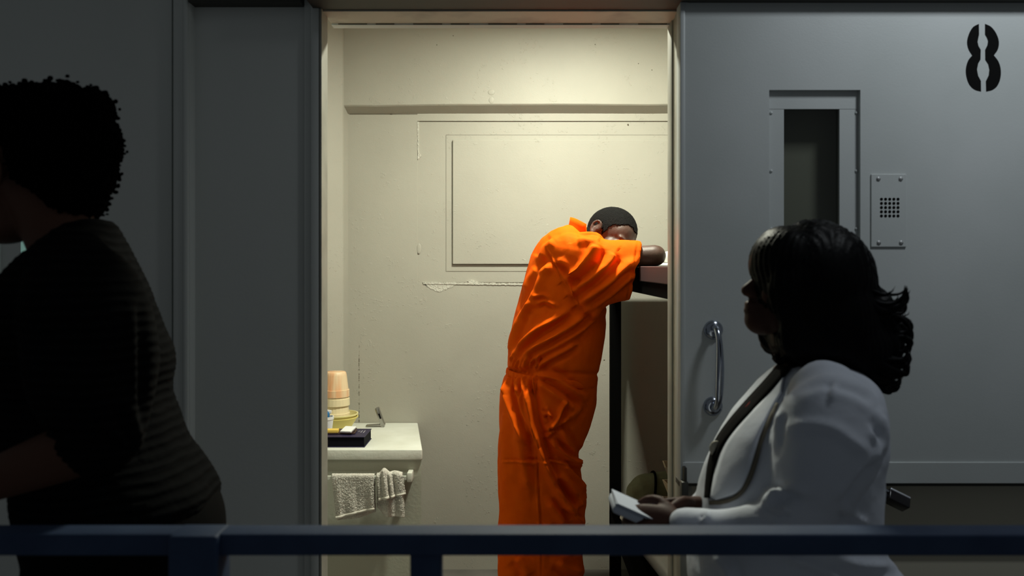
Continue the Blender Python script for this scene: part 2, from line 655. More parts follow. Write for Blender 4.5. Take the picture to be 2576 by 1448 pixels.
# broken plaster along the sill of the filled-in window, and its left reveal; caught light painted pale
obj('lit_plaster', join(ragged([(xb(1064), zb(709)), (xb(1345), zb(712)), (xb(1345), zb(717.5)), (xb(1066), zb(714))], YB - .004, YB + .02, .0012, 1),
                         ragged([(xb(1064), zb(712)), (xb(1150), zb(714)), (xb(1122), zb(728)), (xb(1100), zb(734)), (xb(1080), zb(724))], YB - .0015, YB + .02, .004, 2),
                         ragged([(xb(1176), zb(706)), (xb(1190), zb(703)), (xb(1206), zb(712)), (xb(1180), zb(714))], YB - .003, YB + .02, .003, 4)),
    M_LIT_PLASTER, wb, label='white broken plaster along the sill, caught light in its colour')
obj('lit_plaster', ragged([(xb(1050), zb(306)), (xb(1054), zb(306)), (xb(1054), zb(384)), (xb(1060), zb(392)), (xb(1051), zb(402))], YB - .002, YB + .02, .0012, 3),
    M_LIT_PLASTER, wb, label='lit edge of the recess painted white')
obj('joint_shade', join(box(xb(1066), xb(1345), YB - .002, YB + .02, zb(711.2), zb(709.6)), box(xb(1056), xb(1700), YB - .0015, YB + .02, zb(304.6), zb(304.0))), M_CRACK_SHADE, wb,
    label='painted shade lines above the sill and under the head')  # shade of the recess lips drawn as dark lines
# dotted hairline crack and a few black specks
dots = []
rnd = random.Random(5)
y = 868
while y < 1062:
    L = rnd.choice((2, 3, 6, 9))
    dots.append(box(xb(903.2 + rnd.uniform(-.8, .8)), xb(904.0 + rnd.uniform(-.3, .3)), YB - .001, YB + .01, zb(y + L), zb(y)))
    y += L + rnd.choice((2, 4, 8))
for x, y in ((983, 287), (985, 287), (1140, 466), (1580, 313), (1426, 550), (1520, 905)):
    dots.append(box(xb(x - 1.6), xb(x + 1.6), YB - .001, YB + .01, zb(y + 1.2), zb(y - 1.2)))
dots.append(box(xb(879), xb(1050), YB - .001, YB + .01, zb(287.8), zb(286.6)))
dg_ = ledge_y
for x, y in ((1099, 113), (1497, 112), (1140, 90), (1606, 160), (1640, 176)):
    q = P(x, y, dg_)
    dots.append(box(q.x - .002, q.x + .002, dg_ - .001, dg_ + .01, q.z - .002, q.z + .002))
o = obj('crack', join(*dots), M_CRACK_SHADE, wb, label='dotted hairline crack and dark specks in the paint')
o['kind'] = 'stuff'
# ghost screw plate: faint raised lump
obj('paint_lump', join(ell(P(1236, 232, dg_), (.017, .002, .014)), ell(P(1236, 252, dg_), (.013, .002, .016)), ell(P(1054, 625, YB), (.011, .0022, .026))), M_CELL, wb, True)

# pipe chase in the corner
struct('trim_1', prism([(XL - .05, 4.0), (XL, 4.005), (xb(861) * 4.22 / YB, 4.22), (xb(861) * 4.22 / YB + .004, 4.228), (xb(877), YB + .02), (XL - .05, YB + .02)], 0, 2.96), M_CELL,
       'cream boxed pipe column in the back left corner of the cell', 'column')

# ------------------------------------------------------------------ setting: front wall
JL, JR, ZH = -0.53, 0.466, 2.234
wx0, wx1, wz0, wz1 = -1.425, -1.155, 1.20, 2.0       # window of the next door (behind the left passer-by)
struct('wall_front', join(wall_grid((-3.2, JL, 0, 2.95), (wx0 - .02, wx1 + .02, wz0 - .02, wz1 + .02), YW, YW + .058),
                          box(JL, JR, YW, YW + .14, ZH, 2.95),
                          box(JL, JR, YW + .12, YW + .155, ZH - .008, 2.96)), M_CORR,
       'grey painted front wall of the cell along the walkway', 'wall')
# small lit room behind the neighbouring door window
struct('wall_outer', join(box(-1.9, -1.2, 3.5, 3.6, 0, 2.8), box(-1.95, -1.85, 2.54, 3.6, 0, 2.8), box(-1.9, -1.2, 2.54, 3.6, 2.6, 2.7)), M_CELL,
       'wall of the neighbouring lit cell seen through the door window', 'wall')
M_LOW = mat('lower_wall_paint', (0.50, 0.47, 0.37), 0.5)
trim = lambda n, g, label, m=M_CORR: struct(n, g, m, label, 'trim', smooth=True, autos=35)
trim('trim_2', join(box(-.936, -.886, YW - .035, YW + .02, 0, 2.95, .008), box(-.905, -.890, YW - .042, YW, 0, 2.95, .006)), 'rounded upright batten left of the plain wall panel')
trim('trim_3', join(box(-.580, JL - .008, YW - .010, YW + .02, 0, 2.95, .005), box(-.560, JL - .005, YW - .018, YW + .003, 0, 2.95, .005)), 'stepped grey door post left of the open doorway')
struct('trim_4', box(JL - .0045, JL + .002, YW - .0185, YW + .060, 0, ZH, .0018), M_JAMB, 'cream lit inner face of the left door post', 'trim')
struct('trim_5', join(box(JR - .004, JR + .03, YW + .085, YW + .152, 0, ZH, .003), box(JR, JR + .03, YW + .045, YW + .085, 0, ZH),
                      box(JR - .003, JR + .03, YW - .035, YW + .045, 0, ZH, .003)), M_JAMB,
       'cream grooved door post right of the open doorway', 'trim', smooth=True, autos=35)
struct('wall_front_right', box(JR, 3.4, YW + .02, YW + .15, 0, 2.95), M_LOW, 'olive grey wall behind and under the numbered sliding door', 'wall')
struct('trim_6', join(box(JL, JR, YW, YW + .12, ZH - .004, ZH + .02)), M_HEAD, 'worn cream underside of the door head', 'trim')
sl = []
for i in range(9):
    x = JL + .02 + i * .11
    sl.append(box(x, x + (.055 if i % 2 else .085), YW + .118, YW + .1215, ZH - .0068, ZH - .003))
o = struct('trim_7', join(*sl), M_CRACK_SHADE, 'dark slots along the door head', 'trim')
struct('trim_8', join(box(-.886, -.580, YW - .05, YW, ZH + .008, ZH + .25), box(-.552, JR + .012, YW - .10, YW, ZH, ZH + .25),
                      box(JR + .012, 3.4, 2.297, YW + .02, ZH - .001, ZH + .25)), M_TRACK, 'dark housing of the sliding door track over the doorway', 'trim')
struct('trim_9', join(box(JR + .03, 3.4, YW + .0, YW + .03, .0, .72, .004), box(JR + .03, 3.4, YW - .01, YW + .03, .72, .735)), M_LOW,
       'low grey wall panel under the sliding door', 'trim')

# neighbouring sliding door with its window
d2 = struct('door_2', wall_grid((-2.4, -.945, .0, 2.6), (wx0, wx1, wz0, wz1), YW - .016, YW), M_CORR, 'grey sliding cell door behind the person in black', 'door')


def win_frame(a, b_, c, d, y, wide, dep):
    """four-sided plate frame set back in a door"""
    return join(box(a, a + wide, y, y + dep, c, d), box(b_ - wide, b_, y, y + dep, c, d), box(a + wide, b_ - wide, y, y + dep, d - wide * 1.25, d), box(a + wide, b_ - wide, y, y + dep, c, c + wide))


obj('window_frame', win_frame(wx0 - .012, wx1 + .012, wz0 - .012, wz1 + .012, YW - .004, .066, .03), M_CORR, d2)
obj('pane', box(wx0 + .03, wx1 - .03, YW + .02, YW + .026, wz0 + .03, wz1 - .05), M_GLASS, d2, label='window pane lit pale blue from behind')

# the numbered sliding door
DY = 2.33
dx = lambda x: (x - 1288) * DY / F
dz = lambda y: EYE - (y - 668) * DY / F
wa, wb_, wc, wd_ = dx(1935), dx(2164.5), dz(965), dz(226)
dl, dr, db, dt = dx(1712), 2.6, dz(1214), dz(6)
d1 = struct('door_1', join(wall_grid((dl, dr, db, dt), (wa, wb_, wc, wd_), DY, DY + .05)), M_DOOR, 'grey sliding cell door stencilled with a black 8', 'door')
FY = DY + .015
ia, ib, it = dx(1972) * FY / DY, dx(2112) * FY / DY, EYE - (274 - 668) * FY / F
obj('window_frame', join(box(wa - .006, ia, FY, FY + .012, wc, it), box(ib, wb_ + .006, FY, FY + .012, wc, it),
                         box(wa - .006, wb_ + .006, FY - .0008, FY + .012, it, wd_ + .006), box(ia, ib, FY, FY + .012, wc, wc + .05)), M_DOOR, d1,
    label='set-back steel plate frame of the window slot')
for s, x in ((0, 1940), (1, 2154)):
    for y in (284, 430, 575, 720):
        q = P(x, y, FY)
        obj('rivet', ell((q.x, FY - .001, q.z), (.0042, .003, .0042), 10), M_DOOR, d1, True)
obj('pane', box(ia - .01, ib + .01, FY + .010, FY + .014, wc + .04, it + .01), M_GLASS, d1, label='dark glass pane')
obj('door_edge', join(box(dl - .0015, dl + .012, DY - .004, DY + .05, db, dt, .003)), M_DOOR, d1, True, autos=35, label='rounded edge of the door')
obj('kick_band', box(dl + .004, dr, DY - .005, DY + .01, dz(1214.5), dz(1161), .0015, 1), M_DOOR, d1, label='proud band along the lower edge')
obj('gap_shade', box(dl, dr, DY + .02, DY + .07, db - .014, db), M_TRACK, d1, label='dark strip painted as the shade in the gap under the door')  # solid dark strip, shade of the gap put into its colour

# stencilled 8
k8 = 2.752
L8 = [(2263, 165), (2222, 188), (2194, 235), (2181, 290), (2190, 340), (2216, 384), (2188, 420), (2173, 475), (2176, 530), (2196, 585), (2232, 620), (2278, 634)]
L8b = [(2278, 634), (2277, 560), (2258, 525), (2250, 482), (2258, 440), (2274, 412), (2276, 345), (2260, 318), (2254, 290), (2260, 258), (2264, 240), (2263, 165)]
R8 = [(2305, 165), (2348, 186), (2382, 230), (2401, 285), (2395, 340), (2367, 383), (2398, 425), (2414, 478), (2412, 540), (2392, 592), (2358, 622), (2313, 634)]
R8b = [(2313, 634), (2311, 562), (2331, 520), (2335, 482), (2327, 445), (2307, 415), (2306, 345), (2322, 312), (2326, 285), (2318, 262), (2305, 240), (2305, 165)]


def flatshape(outer, inner, y, thick):
    pts = [tuple(p) for p in cr(outer[:6], 24)][:-1] + [tuple(p) for p in cr(outer[5:], 28)][:-1] + [tuple(p) for p in inner[:-1]]
    pts = [(1640 + a / k8, b_ / k8) for a, b_ in pts]
    W = [P(a, b_, DY) for a, b_ in pts]
    tri = tessellate_polygon([[Vector((p.x, p.z, 0)) for p in W]])
    return [Vector((p.x, y - thick, p.z)) for p in W], [tuple(t) for t in tri]


n8 = join(flatshape(L8, L8b, DY, .0006), flatshape(R8, R8b, DY, .0006))
obj('numeral', n8, M_BLACK, d1, label='black stencilled numeral 8')

# speaker plate with screws and holes
sp = obj('speaker_plate', box(dx(2190), dx(2278.5), DY - .0045, DY + .002, dz(621), dz(438), .0012, 1), M_DOOR, d1, label='screwed speaker plate with a square of small holes')
for x, y in ((2208, 450), (2264, 450), (2209, 610), (2265, 610)):
    q = P(x, y, DY)
    obj('screw', join(ell((q.x, DY - .0045, q.z), (.0062, .0035, .0062), 14), box(q.x - .0045, q.x + .0045, DY - .0083, DY - .006, q.z - .0006, q.z + .0006)), M_SCREW, sp, True)
hole = None
for r in range(5):
    for c in range(5):
        q = P(2215.5 + c * 10.4, 501 + r * 10.5, DY)
        if hole is None:
            g = loft([ring(Vector((0, .0005, 0)), Vector((.0040, 0, 0)), Vector((0, 0, .0040)), 14), ring(Vector((0, -.0005, 0)), Vector((.0040, 0, 0)), Vector((0, 0, .0040)), 14)])
            hole = obj('speaker_hole', ([v + ROOT[sp] for v in g[0]], g[1]), M_BLACK, sp)
            h = hole
        else:
            h = hole.copy()
            COL.objects.link(h)
            h.parent = sp
        h.location = Vector((q.x, DY - .0046, q.z)) - ROOT[sp]

# pull handle
q0, q1 = P(1794, 829, DY), P(1793, 1021, DY)
hd = obj('handle', tube([(q0.x, DY - .004, q0.z + .004), (q0.x + .001, DY - .032, q0.z + .004), (q0.x + .003, DY - .050, q0.z - .018), (q0.x + .004, DY - .056, q0.z - .05),
                         (q0.x + .004, DY - .058, (q0.z + q1.z) / 2), (q0.x + .003, DY - .055, q1.z + .05), (q0.x + .002, DY - .048, q1.z + .018), (q1.x, DY - .03, q1.z), (q1.x, DY - .004, q1.z)],
                        [.011, .010, .0085, .0095, .0115, .011, .0095, .011, .012], 18, 5), M_CHROME, d1, True, label='chrome pull handle')
for q in (q0, q1):
    obj('mounting_rose', lathe([(.001, 0), (.026, 0), (.026, .004), (.021, .010), (.013, .013), (.001, .013)], (0, 0, 0), 28), M_CHROME, hd, True, autos=40).data.transform(
        Matrix.Translation(Vector((q.x, DY, q.z)) - ROOT[hd]) @ Matrix.Rotation(PI / 2, 4, 'X') @ Matrix.Translation(ROOT[hd]))
obj('latch', join(box(dx(1709), dx(1727), DY - .03, DY, dz(1268), dz(1205), .004), box(dx(1716), dx(1724), DY - .025, DY, dz(1206), dz(1170), .003)), M_TRACK, d1, True, autos=35, label='dark latch at the door edge')

# ------------------------------------------------------------------ bunk bed
BX = 0.478
bunk = thing('bunk_bed', (0.84, 3.4, 0), 'black steel bunk bed along the right cell wall, maroon upper rail', 'bed')
BZ = EYE - .002
obj('rail', box(BX, BX + .045, 2.62, 3.24, BZ - .056, BZ, .003), M_PURPLE, bunk, label='maroon painted upper rail')
obj('rail', join(box(BX - .004, BX + .05, 3.225, 4.22, BZ - .056, BZ - .004, .002), box(BX + .004, BX + .05, 2.62, 4.22, BZ - .102, BZ - .056, .002)), M_BUNK, bunk, label='black lower rail of the upper bunk')
obj('rail', box(BX, BX + .05, 2.66, 4.22, .255, .325, .003), M_BUNK, bunk, label='black lower bunk rail')
obj('bunk_pan', box(BX + .04, XR - .01, 2.62, 4.18, BZ - .03, BZ - .006), M_BUNK, bunk)
obj('bunk_pan', box(BX + .04, XR - .01, 2.66, 4.26, .262, .275), M_BUNK, bunk)
for x, y in ((BX, 4.165), (XR - .06, 4.165), (XR - .06, 2.70)):
    obj('leg', box(x, x + .052, y, y + .052, 0, BZ - .05, .003), M_BUNK, bunk)
obj('leg', box(BX + .012, BX + .052, 2.66, 2.70, 0, BZ - .09, .003), M_BUNK, bunk)
tag(obj('mattress', xf(box(-.28, .28, -.70, .66, 0, .066, .015, 3), Matrix.Translation((.862, 3.46, .2755)) @ Matrix.Rotation(math.radians(6.5), 4, 'Z')), M_SHEET, None, True),
    'white mattress on the lower bunk behind the railing', 'mattress')
# folded sheet on the upper bunk beyond the elbow
g = join(xf(box(-.12, .12, -.16, .16, 0, .018, .008, 3), Matrix.Translation((.72, 3.40, BZ - .0055)) @ Matrix.Rotation(.2, 4, 'Z')),
         xf(box(-.10, .11, -.14, .15, 0, .05, .02, 3), Matrix.Translation((.735, 3.42, BZ + .012)) @ Matrix.Rotation(.1, 4, 'Z')))
tag(obj('folded_sheet', g, M_SHEET, None, True), 'white folded sheet on the upper bunk beyond the resting elbow', 'sheet')
# olive bundle
g = capsule([(.632, 3.98, .450), (.74, 4.00, .452), (.88, 4.02, .450)], [.104, .110, .104], 28)
bv, bn, bf = remesh(join(g, ell((.632, 3.98, .450), (.05, .099, .102))), .007, 3)
bv = bv + bn * (.006 * noise_field(bv, 14))[:, None]
olive = tag(obj('bundle', (bv.tolist(), bf), M_OLIVE, None, True), 'olive green rolled canvas bundle on the lower bunk', 'bundle')
obj('strap', tube([(.640 + .02 * math.sin(a), 3.985 + .111 * math.cos(a), .451 + .111 * math.sin(a)) for a in [i * 2 * PI / 28 for i in range(29)]], .006, 8), M_BUNK, olive, True, label='dark strap')
# beige paper stack beside the door post
st = thing('carton_stack', (.74, 3.72, .342), 'beige open paper cartons stacked beside the right door post', 'carton')
zc = .342
for i, (hh, dx_, tw) in enumerate(((.085, .006, .10), (.085, 0, -.06), (.085, .008, .08), (.088, .0, -.10))):
    m = Matrix.Translation((.735 + dx_, 3.72, zc)) @ Matrix.Rotation(tw, 4, 'Z')
    r0 = [m @ Vector((x, y, 0)) for x, y in ((-.045, -.05), (.06, -.05), (.06, .05), (-.045, .05))]
    r1 = [m @ Vector((x, y, hh)) for x, y in ((-.078, -.065), (.09, -.065), (.09, .065), (-.078, .065))]
    r2 = [m @ Vector((x, y, hh)) for x, y in ((-.072, -.06), (.085, -.06), (.085, .06), (-.072, .06))]
    r3 = [m @ Vector((x, y, .004)) for x, y in ((-.042, -.047), (.057, -.047), (.057, .047), (-.042, .047))]
    obj('carton', loft([r0, r1, r2, r3]), M_CARTON, st)
    zc += hh * .90

# ------------------------------------------------------------------ desk
TZ = 0.735
dk = thing('desk', (-.72, 3.9, 0), 'pale painted built-in desk with a towel bar, left of the doorway', 'desk')
fx = (1062.5 - 1288) * 3.67 / F
bx = (1050 - 1288) * 4.28 / F
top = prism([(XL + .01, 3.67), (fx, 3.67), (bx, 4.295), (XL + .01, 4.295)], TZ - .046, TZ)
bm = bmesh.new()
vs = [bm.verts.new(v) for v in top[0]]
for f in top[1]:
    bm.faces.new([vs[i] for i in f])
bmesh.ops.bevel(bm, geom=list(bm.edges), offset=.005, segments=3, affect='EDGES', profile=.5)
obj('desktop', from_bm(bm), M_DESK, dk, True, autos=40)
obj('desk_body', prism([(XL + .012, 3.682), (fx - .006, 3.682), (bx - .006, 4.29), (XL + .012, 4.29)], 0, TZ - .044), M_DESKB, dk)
BYB = 3.63
brz = EYE - (1196 - 668) * BYB / F
obj('towel_bar', join(box(XL + .02, (1030 - 1288) * BYB / F, BYB - .004, BYB + .004, brz - .018, brz, .002)), M_DESK, dk)
g = box((1024 - 1288) * BYB / F, (1037 - 1288) * BYB / F, BYB - .008, 3.684, brz - .026, brz + .014, .004)
obj('towel_bar_bracket', g, M_DESK, dk, True, autos=40)
for x in (978, 1003, 1052):
    pass


def towel(name, nx, ny, surf, hem, label, m=M_TERRY, fuzz=.0016, group=None):
    """cloth sheet over the bar: surf(u, v) -> point, v runs from the back hem over the bar to the front hem"""
    V = np.array([surf(i / nx, j / ny) for j in range(ny + 1) for i in range(nx + 1)])
    Fc = [(j * (nx + 1) + i, j * (nx + 1) + i + 1, (j + 1) * (nx + 1) + i + 1, (j + 1) * (nx + 1) + i) for j in range(ny) for i in range(nx)]
    rn = np.random.RandomState(3)
    js = np.repeat(np.arange(ny + 1), nx + 1) / ny
    is_ = np.tile(np.arange(nx + 1), ny + 1) / nx
    pile = ((js > hem) & (js < 1 - hem)).astype(float)
    V[:, 1] -= (rn.rand(len(V)) - .3) * fuzz * 2.0 * pile
    V[:, 2] += (rn.rand(len(V)) - .5) * fuzz * pile
    V[:, 0] += (rn.rand(len(V)) - .5) * fuzz * pile
    o = obj(name, (V.tolist(), Fc), m, None, True)
    md = o.modifiers.new('thick', 'SOLIDIFY')
    md.thickness = .005
    md.offset = 0
    tag(o, label, 'towel', group)
    hv = [(u, v) for v in (1 - hem, 1.0) for u in [i / nx for i in range(nx + 1)]]
    W = [Vector(surf(u, v)) + Vector((0, -.0022, 0)) for u, v in hv]
    k = nx + 1
    h = obj('hem', (W, [(i, i + 1, k + i + 1, k + i) for i in range(nx)]), M_TERRYHEM, o, True)
    h2 = h.modifiers.new('thick', 'SOLIDIFY')
    h2.thickness = .007
    h2.offset = 0
    return o


def T1(u, v):
    xl, xr = (836 - 1288) * BYB / F, (942 - 1288) * BYB / F
    zt = brz + .007
    zf = EYE - (1303 - 23 * min(1, u * 1.05) - 668) * BYB / F
    zbk = EYE - (1309 - 20 * u * u - 668) * BYB / F
    r = .011
    if v < .42:
        t = v / .42
        z, yy, x0 = zbk + (zt - r - zbk) * t, BYB + r, 0
        dz_ = (zt - z)
    elif v < .52:
        a = (v - .42) / .10 * PI
        z, yy = zt - r + r * math.sin(a), BYB + r * math.cos(a)
        dz_ = 0
    else:
        t = (v - .52) / .48
        z, yy = zt - r + (zf - zt + r) * t, BYB - r
        dz_ = zt - z
    x = xl + (xr - xl) * u + .10 * dz_ * (1 - u) ** 1.5 + .02 * dz_ * u
    yy -= (.010 * math.exp(-((u - .12) / .09) ** 2) + .006 * math.exp(-((u - .93) / .06) ** 2) - .004 * math.exp(-((u - .56) / .05) ** 2)) * min(1, dz_ * 9) * (1 if v > .5 else -.4)
    yy -= .004 * math.sin(u * 9 + z * 20) * min(1, dz_ * 6)
    return (x, yy, z)


def T2(u, v):
    zt = brz + .010 + .022 * math.exp(-((u - .28) / .13) ** 2) + .010 * math.exp(-((u - .72) / .25) ** 2)
    xl, xr = (949 - 1288) * BYB / F, (1013 - 1288) * BYB / F
    r = .014
    zf = EYE - (1256 - 16 * u - 668) * BYB / F
    zbk = EYE - (1301 - 668 - 42 * max(0, .35 - u) ** 1.2 * 2) * BYB / F
    if v < .5:
        t = v / .5
        z, yy, dz_ = zbk + (zt - r - zbk) * t, BYB + r * .8, 0
        dz_ = (zt - z)
        x = xl + (xr - xl) * u + (.02 - .03 * u) * dz_ * 0 + (.05 * (u - .3)) * dz_
        yy += .006 * math.sin(u * 12) * min(1, dz_ * 6)
    elif v < .6:
        a = (v - .5) / .10 * PI
        z, yy, dz_ = zt - r + r * math.sin(a), BYB + r * math.cos(a), 0
        x = xl + (xr - xl) * u
    else:
        t = (v - .6) / .4
        z, yy = zt - r + (zf - zt + r) * t, BYB - r
        dz_ = zt - z
        x = xl + (xr - xl) * u + dz_ * (.10 + .08 * u)
    if v > .5:
        amp = .30 + .7 * min(1, max(0, v - .5) * 4)
        yy -= amp * (.017 * math.exp(-((u - .27) / .09) ** 2) + .012 * math.exp(-((u - .50) / .055) ** 2) + .008 * math.exp(-((u - .04) / .07) ** 2)
                     + .008 * math.exp(-((u - .82) / .16) ** 2) - .004 * math.exp(-((u - .41) / .04) ** 2) - .006 * math.exp(-((u - .62) / .06) ** 2))
    return (x, yy, z)


towel('hand_towel', 90, 150, T1, .035, 'flat white terry towel hanging on the left of the desk bar')
towel('hand_towel', 70, 130, T2, .05, 'bunched white terry towel hanging on the right of the desk bar')

# things on the desk
bc = P(845, 0, 4.075)
bc.z = TZ


def bowl(r0, r1, h, th):
    return [(.001, 0), (r0, 0), (r0 * 1.06, .004), (r0 + (r1 - r0) * .45, h * .36), (r0 + (r1 - r0) * .8, h * .72), (r1 * .985, h * .93), (r1 + .003, h * .94), (r1 + .003, h),
            (r1 - th, h), (r0 + (r1 - r0) * .78, h * .70), (r0 + (r1 - r0) * .42, h * .36), (r0 * .95, th), (.001, th)]


tag(obj('bowl', lathe(bowl(.056, .102, .072, .003), bc, 56), M_YELLOW, None, True, autos=45), 'yellow plastic bowl standing on the desk, outer of two nested', 'bowl', 'nested bowls on the desk')
tag(obj('bowl', lathe(bowl(.053, .102, .073, .003), bc + Vector((0, 0, .013)), 56), M_PALEYEL, None, True, autos=45), 'paler yellow bowl nested inside the yellow bowl on the desk', 'bowl', 'nested bowls on the desk')


def tumbler(r_top, r_rim, h):
    """upside-down tumbler: closed end up, rim band below"""
    return [(r_rim - .003, 0), (r_rim, 0), (r_rim - .001, .032), (r_rim - .005, .033), (r_top + (r_rim - r_top) * .2, h * .86), (r_top, h - .004), (r_top - .004, h), (.001, h),
            (.001, h - .003), (r_top - .006, h - .004), (r_rim - .008, .033), (r_rim - .003, .0)]


tz0 = TZ + .020
for i, (m_, lb) in enumerate(((M_CREAM, 'lowest cream rim of the upturned tumbler stack in the bowl'), (M_CREAM, 'middle cream tumbler of the upturned stack in the bowl'),
                              (M_PEACH, 'peach ribbed tumbler upturned on top of the stack in the bowl'))):
    z = EYE - ((1054, 1018, 996)[i] - 668) * 4.075 / F
    h = (EYE - (934 - 668) * 4.075 / F) - z - (2 - i) * .006
    g = lathe(tumbler(.047 - .0035 * (2 - i), .0665 - (.0015 * i), h), (bc.x, bc.y, z), 72, 24, .010)
    tag(obj('tumbler', g, m_, None, True, autos=50), lb, 'tumbler', 'upturned tumblers stacked in the bowl')
cc = P(818, 0, 3.915)
cup = tag(obj('foam_cup', lathe([(.001, 0), (.027, 0), (.037, .085), (.039, .086), (.039, .099), (.036, .099), (.034, .085), (.024, .004), (.001, .004)], (cc.x, cc.y, TZ), 36), M_FOAM, None, True, autos=45),
          'white foam cup standing in front of the yellow bowl', 'cup')
tb = thing('toothpaste_tube', (cc.x, cc.y, TZ + .01), 'blue and white tube poking out of the white foam cup', 'tube')
obj('tube_body', capsule([(cc.x - .004, cc.y, TZ + .02), (cc.x + .002, cc.y, TZ + .108)], [.014, .019], 20), M_BLUE, tb, True)
obj('tube_crimp', obox(Vector((cc.x + .004, cc.y, TZ + .122)), (.05, .006, .016), Matrix.Rotation(.15, 4, 'Y'), .002), M_FOAM, tb, True, autos=40, label='white crimped end')

bk = thing('book', (-.76, 3.80, TZ), 'thick dark navy book lying flat on the front of the desk', 'book')
bxr = (917.5 - 1288) * 3.712 / F
obj('page_block', box(-.93, bxr - .003, 3.714, 3.892, TZ + .003, TZ + .043), M_PAGES, bk, label='dark page edges')
for z in (TZ, TZ + .043):
    obj('cover', box(-.935, bxr, 3.71, 3.896, z, z + .0035, .001, 1), M_NAVY, bk)
o = obj('cover_print', join(*[box(bxr - .035 + .012 * i, bxr - .031 + .012 * i, 3.80 - .02 * i * .3, 3.85, TZ + .0465, TZ + .0470) for i in range(2)],
                            box(bxr - .052, bxr - .038, 3.83, 3.834, TZ + .0465, TZ + .0470), box(bxr - .046, bxr - .044, 3.82, 3.85, TZ + .0465, TZ + .0470)), M_GILT, bk,
        label='faint pale print on the cover')
tag(obj('pocket_case', obox(Vector((-.775, 3.80, TZ + .0498)), (.17, .085, .0062), Matrix.Rotation(.05, 4, 'Z'), .004), M_BROWN, None, True, autos=40), 'dark brown leather case lying on the navy book', 'case')
tag(obj('yellow_box', obox(Vector((-.835, 3.775, TZ + .0600)), (.145, .036, .0140), Matrix.Rotation(.04, 4, 'Z'), .002), M_YBOX, None, True, autos=40), 'small yellow box lying on the brown case', 'box')
m = Matrix.Rotation(-.18, 4, 'Z') @ Matrix.Rotation(math.radians(9), 4, 'X')
cp = thing('card_packet', (-.707, 3.79, TZ + .048), 'white card packet lying at the right end of the brown case', 'card')
obj('card', obox(Vector((-.722, 3.785, TZ + .0640)), (.050, .066, .007), m, .001, 1), M_FOAM, cp)
obj('packet_sleeve', obox(Vector((-.720, 3.785, TZ + .0585)), (.053, .067, .0035), m, .001, 1), M_BROWN, cp, label='brown backing')

# small folding steel clock at the back of the desk
D_ = 4.19
ck = thing('folding_clock', P(950, 1070, D_), 'small folding steel gadget standing open at the back of the desk', 'clock')
ck.location.z = TZ
ROOT[ck].z = TZ
q = P(963, 1066, D_)
q.z = TZ + .011
a0 = P(921, 0, D_)
obj('hinge', lathe([(.001, -.016), (.0105, -.016), (.0115, -.013), (.0115, .013), (.0105, .016), (.001, .016)], (0, 0, 0), 26), M_STEEL, ck, True, autos=40).data.transform(
    Matrix.Translation(q - ROOT[ck]) @ Matrix.Rotation(PI / 2, 4, 'X') @ Matrix.Translation(ROOT[ck]))
ft = Vector((a0.x, D_, TZ + .005))
mid = (q + ft) / 2
dirv = (q - ft)
obj('foot_plate', obox(mid, (dirv.length, .03, .008), Matrix.Rotation(-math.atan2(dirv.z, dirv.x), 4, 'Y'), .003), M_STEEL, ck, True, autos=40)
t1 = P(948, 1024, D_)
t1.z = q.z + .082
mid = (q + t1) / 2
dirv = t1 - q
R1 = Matrix.Rotation(-math.atan2(dirv.z, dirv.x), 4, 'Y')
body = obj('clock_case', obox(mid, (dirv.length, .034, .019), R1, .004), M_STEEL, ck, True, autos=40)
obj('slot', obox(mid + Vector((.002, -.0165, .002)), (.026, .003, .008), R1, .001), M_BLACK, body, label='black slot in the edge')

# ------------------------------------------------------------------ people: shared anatomy
def Hm(origin, f, u, s=1.0):
    """head frame: x = face, z = crown"""
    f, u = Vector(f).normalized(), Vector(u).normalized()
    f = (f - u * f.dot(u)).normalized()
    l = u.cross(f)
    m = Matrix((f, l, u)).transposed().to_4x4()
    return Matrix.Translation(origin) @ m @ Matrix.Scale(s, 4)


def head_geo(H, lips=1.0):
    gs = [ell((-.015, 0, .045), (.100, .077, .088), 28), ell((.045, 0, .045), (.046, .060, .052), 20), ell((.045, 0, -.022), (.044, .057, .062), 20),
          ell((.032, 0, -.070), (.052, .053, .046), 20), ell((.074, 0, -.098), (.022, .024, .020), 14),
          ell((.080, .027, .024), (.014, .027, .009), 12), ell((.080, -.027, .024), (.014, .027, .009), 12),
          ell((.062, .036, -.028), (.026, .022, .026), 12), ell((.062, -.036, -.028), (.026, .022, .026), 12),
          capsule([(.080, 0, .018), (.098, 0, -.008), (.111, 0, -.030)], [.010, .011, .0145], 12), ell((.098, .014, -.036), (.013, .0105, .010), 10), ell((.098, -.014, -.036), (.013, .0105, .010), 10),
          ell((.084, 0, -.062), (.020, .026, .014), 12),
          ell((.097, 0, -.060), (.0125 * lips, .024, .0072), 12), ell((.095, 0, -.076), (.0125 * lips, .022, .0085), 12)]
    for s in (1, -1):
        # eyelid mounds
        gs.append(ell((.078, .031 * s, .003), (.014, .018, .010), 12))
        # ear: concha plate and helix rim
        gs.append(ell((-.012, .0755 * s, -.004), (.015, .006, .024), 12, Matrix.Rotation(.25 * s, 4, 'Z')))
        gs.append(ell((-.0135, .0815 * s, .001), (.013, .0035, .024), 12, Matrix.Rotation(.3 * s, 4, 'Z')))
        hx = [(.004, .077, .000), (.004, .081, .014), (-.004, .086, .027), (-.017, .090, .028), (-.027, .091, .016), (-.028, .089, .000), (-.021, .085, -.016), (-.011, .080, -.026), (-.001, .076, -.024)]
        gs.append(capsule([(x, y * s, z) for x, y, z in hx], [.0042, .0046, .0048, .005, .005, .005, .0052, .0062, .0055], 10, 3))
        gs.append(capsule([(-.012, .079 * s, .014), (-.016, .083 * s, .002), (-.013, .080 * s, -.012)], [.003, .0036, .003], 8, 2))
    return [xf(g, H) for g in gs]


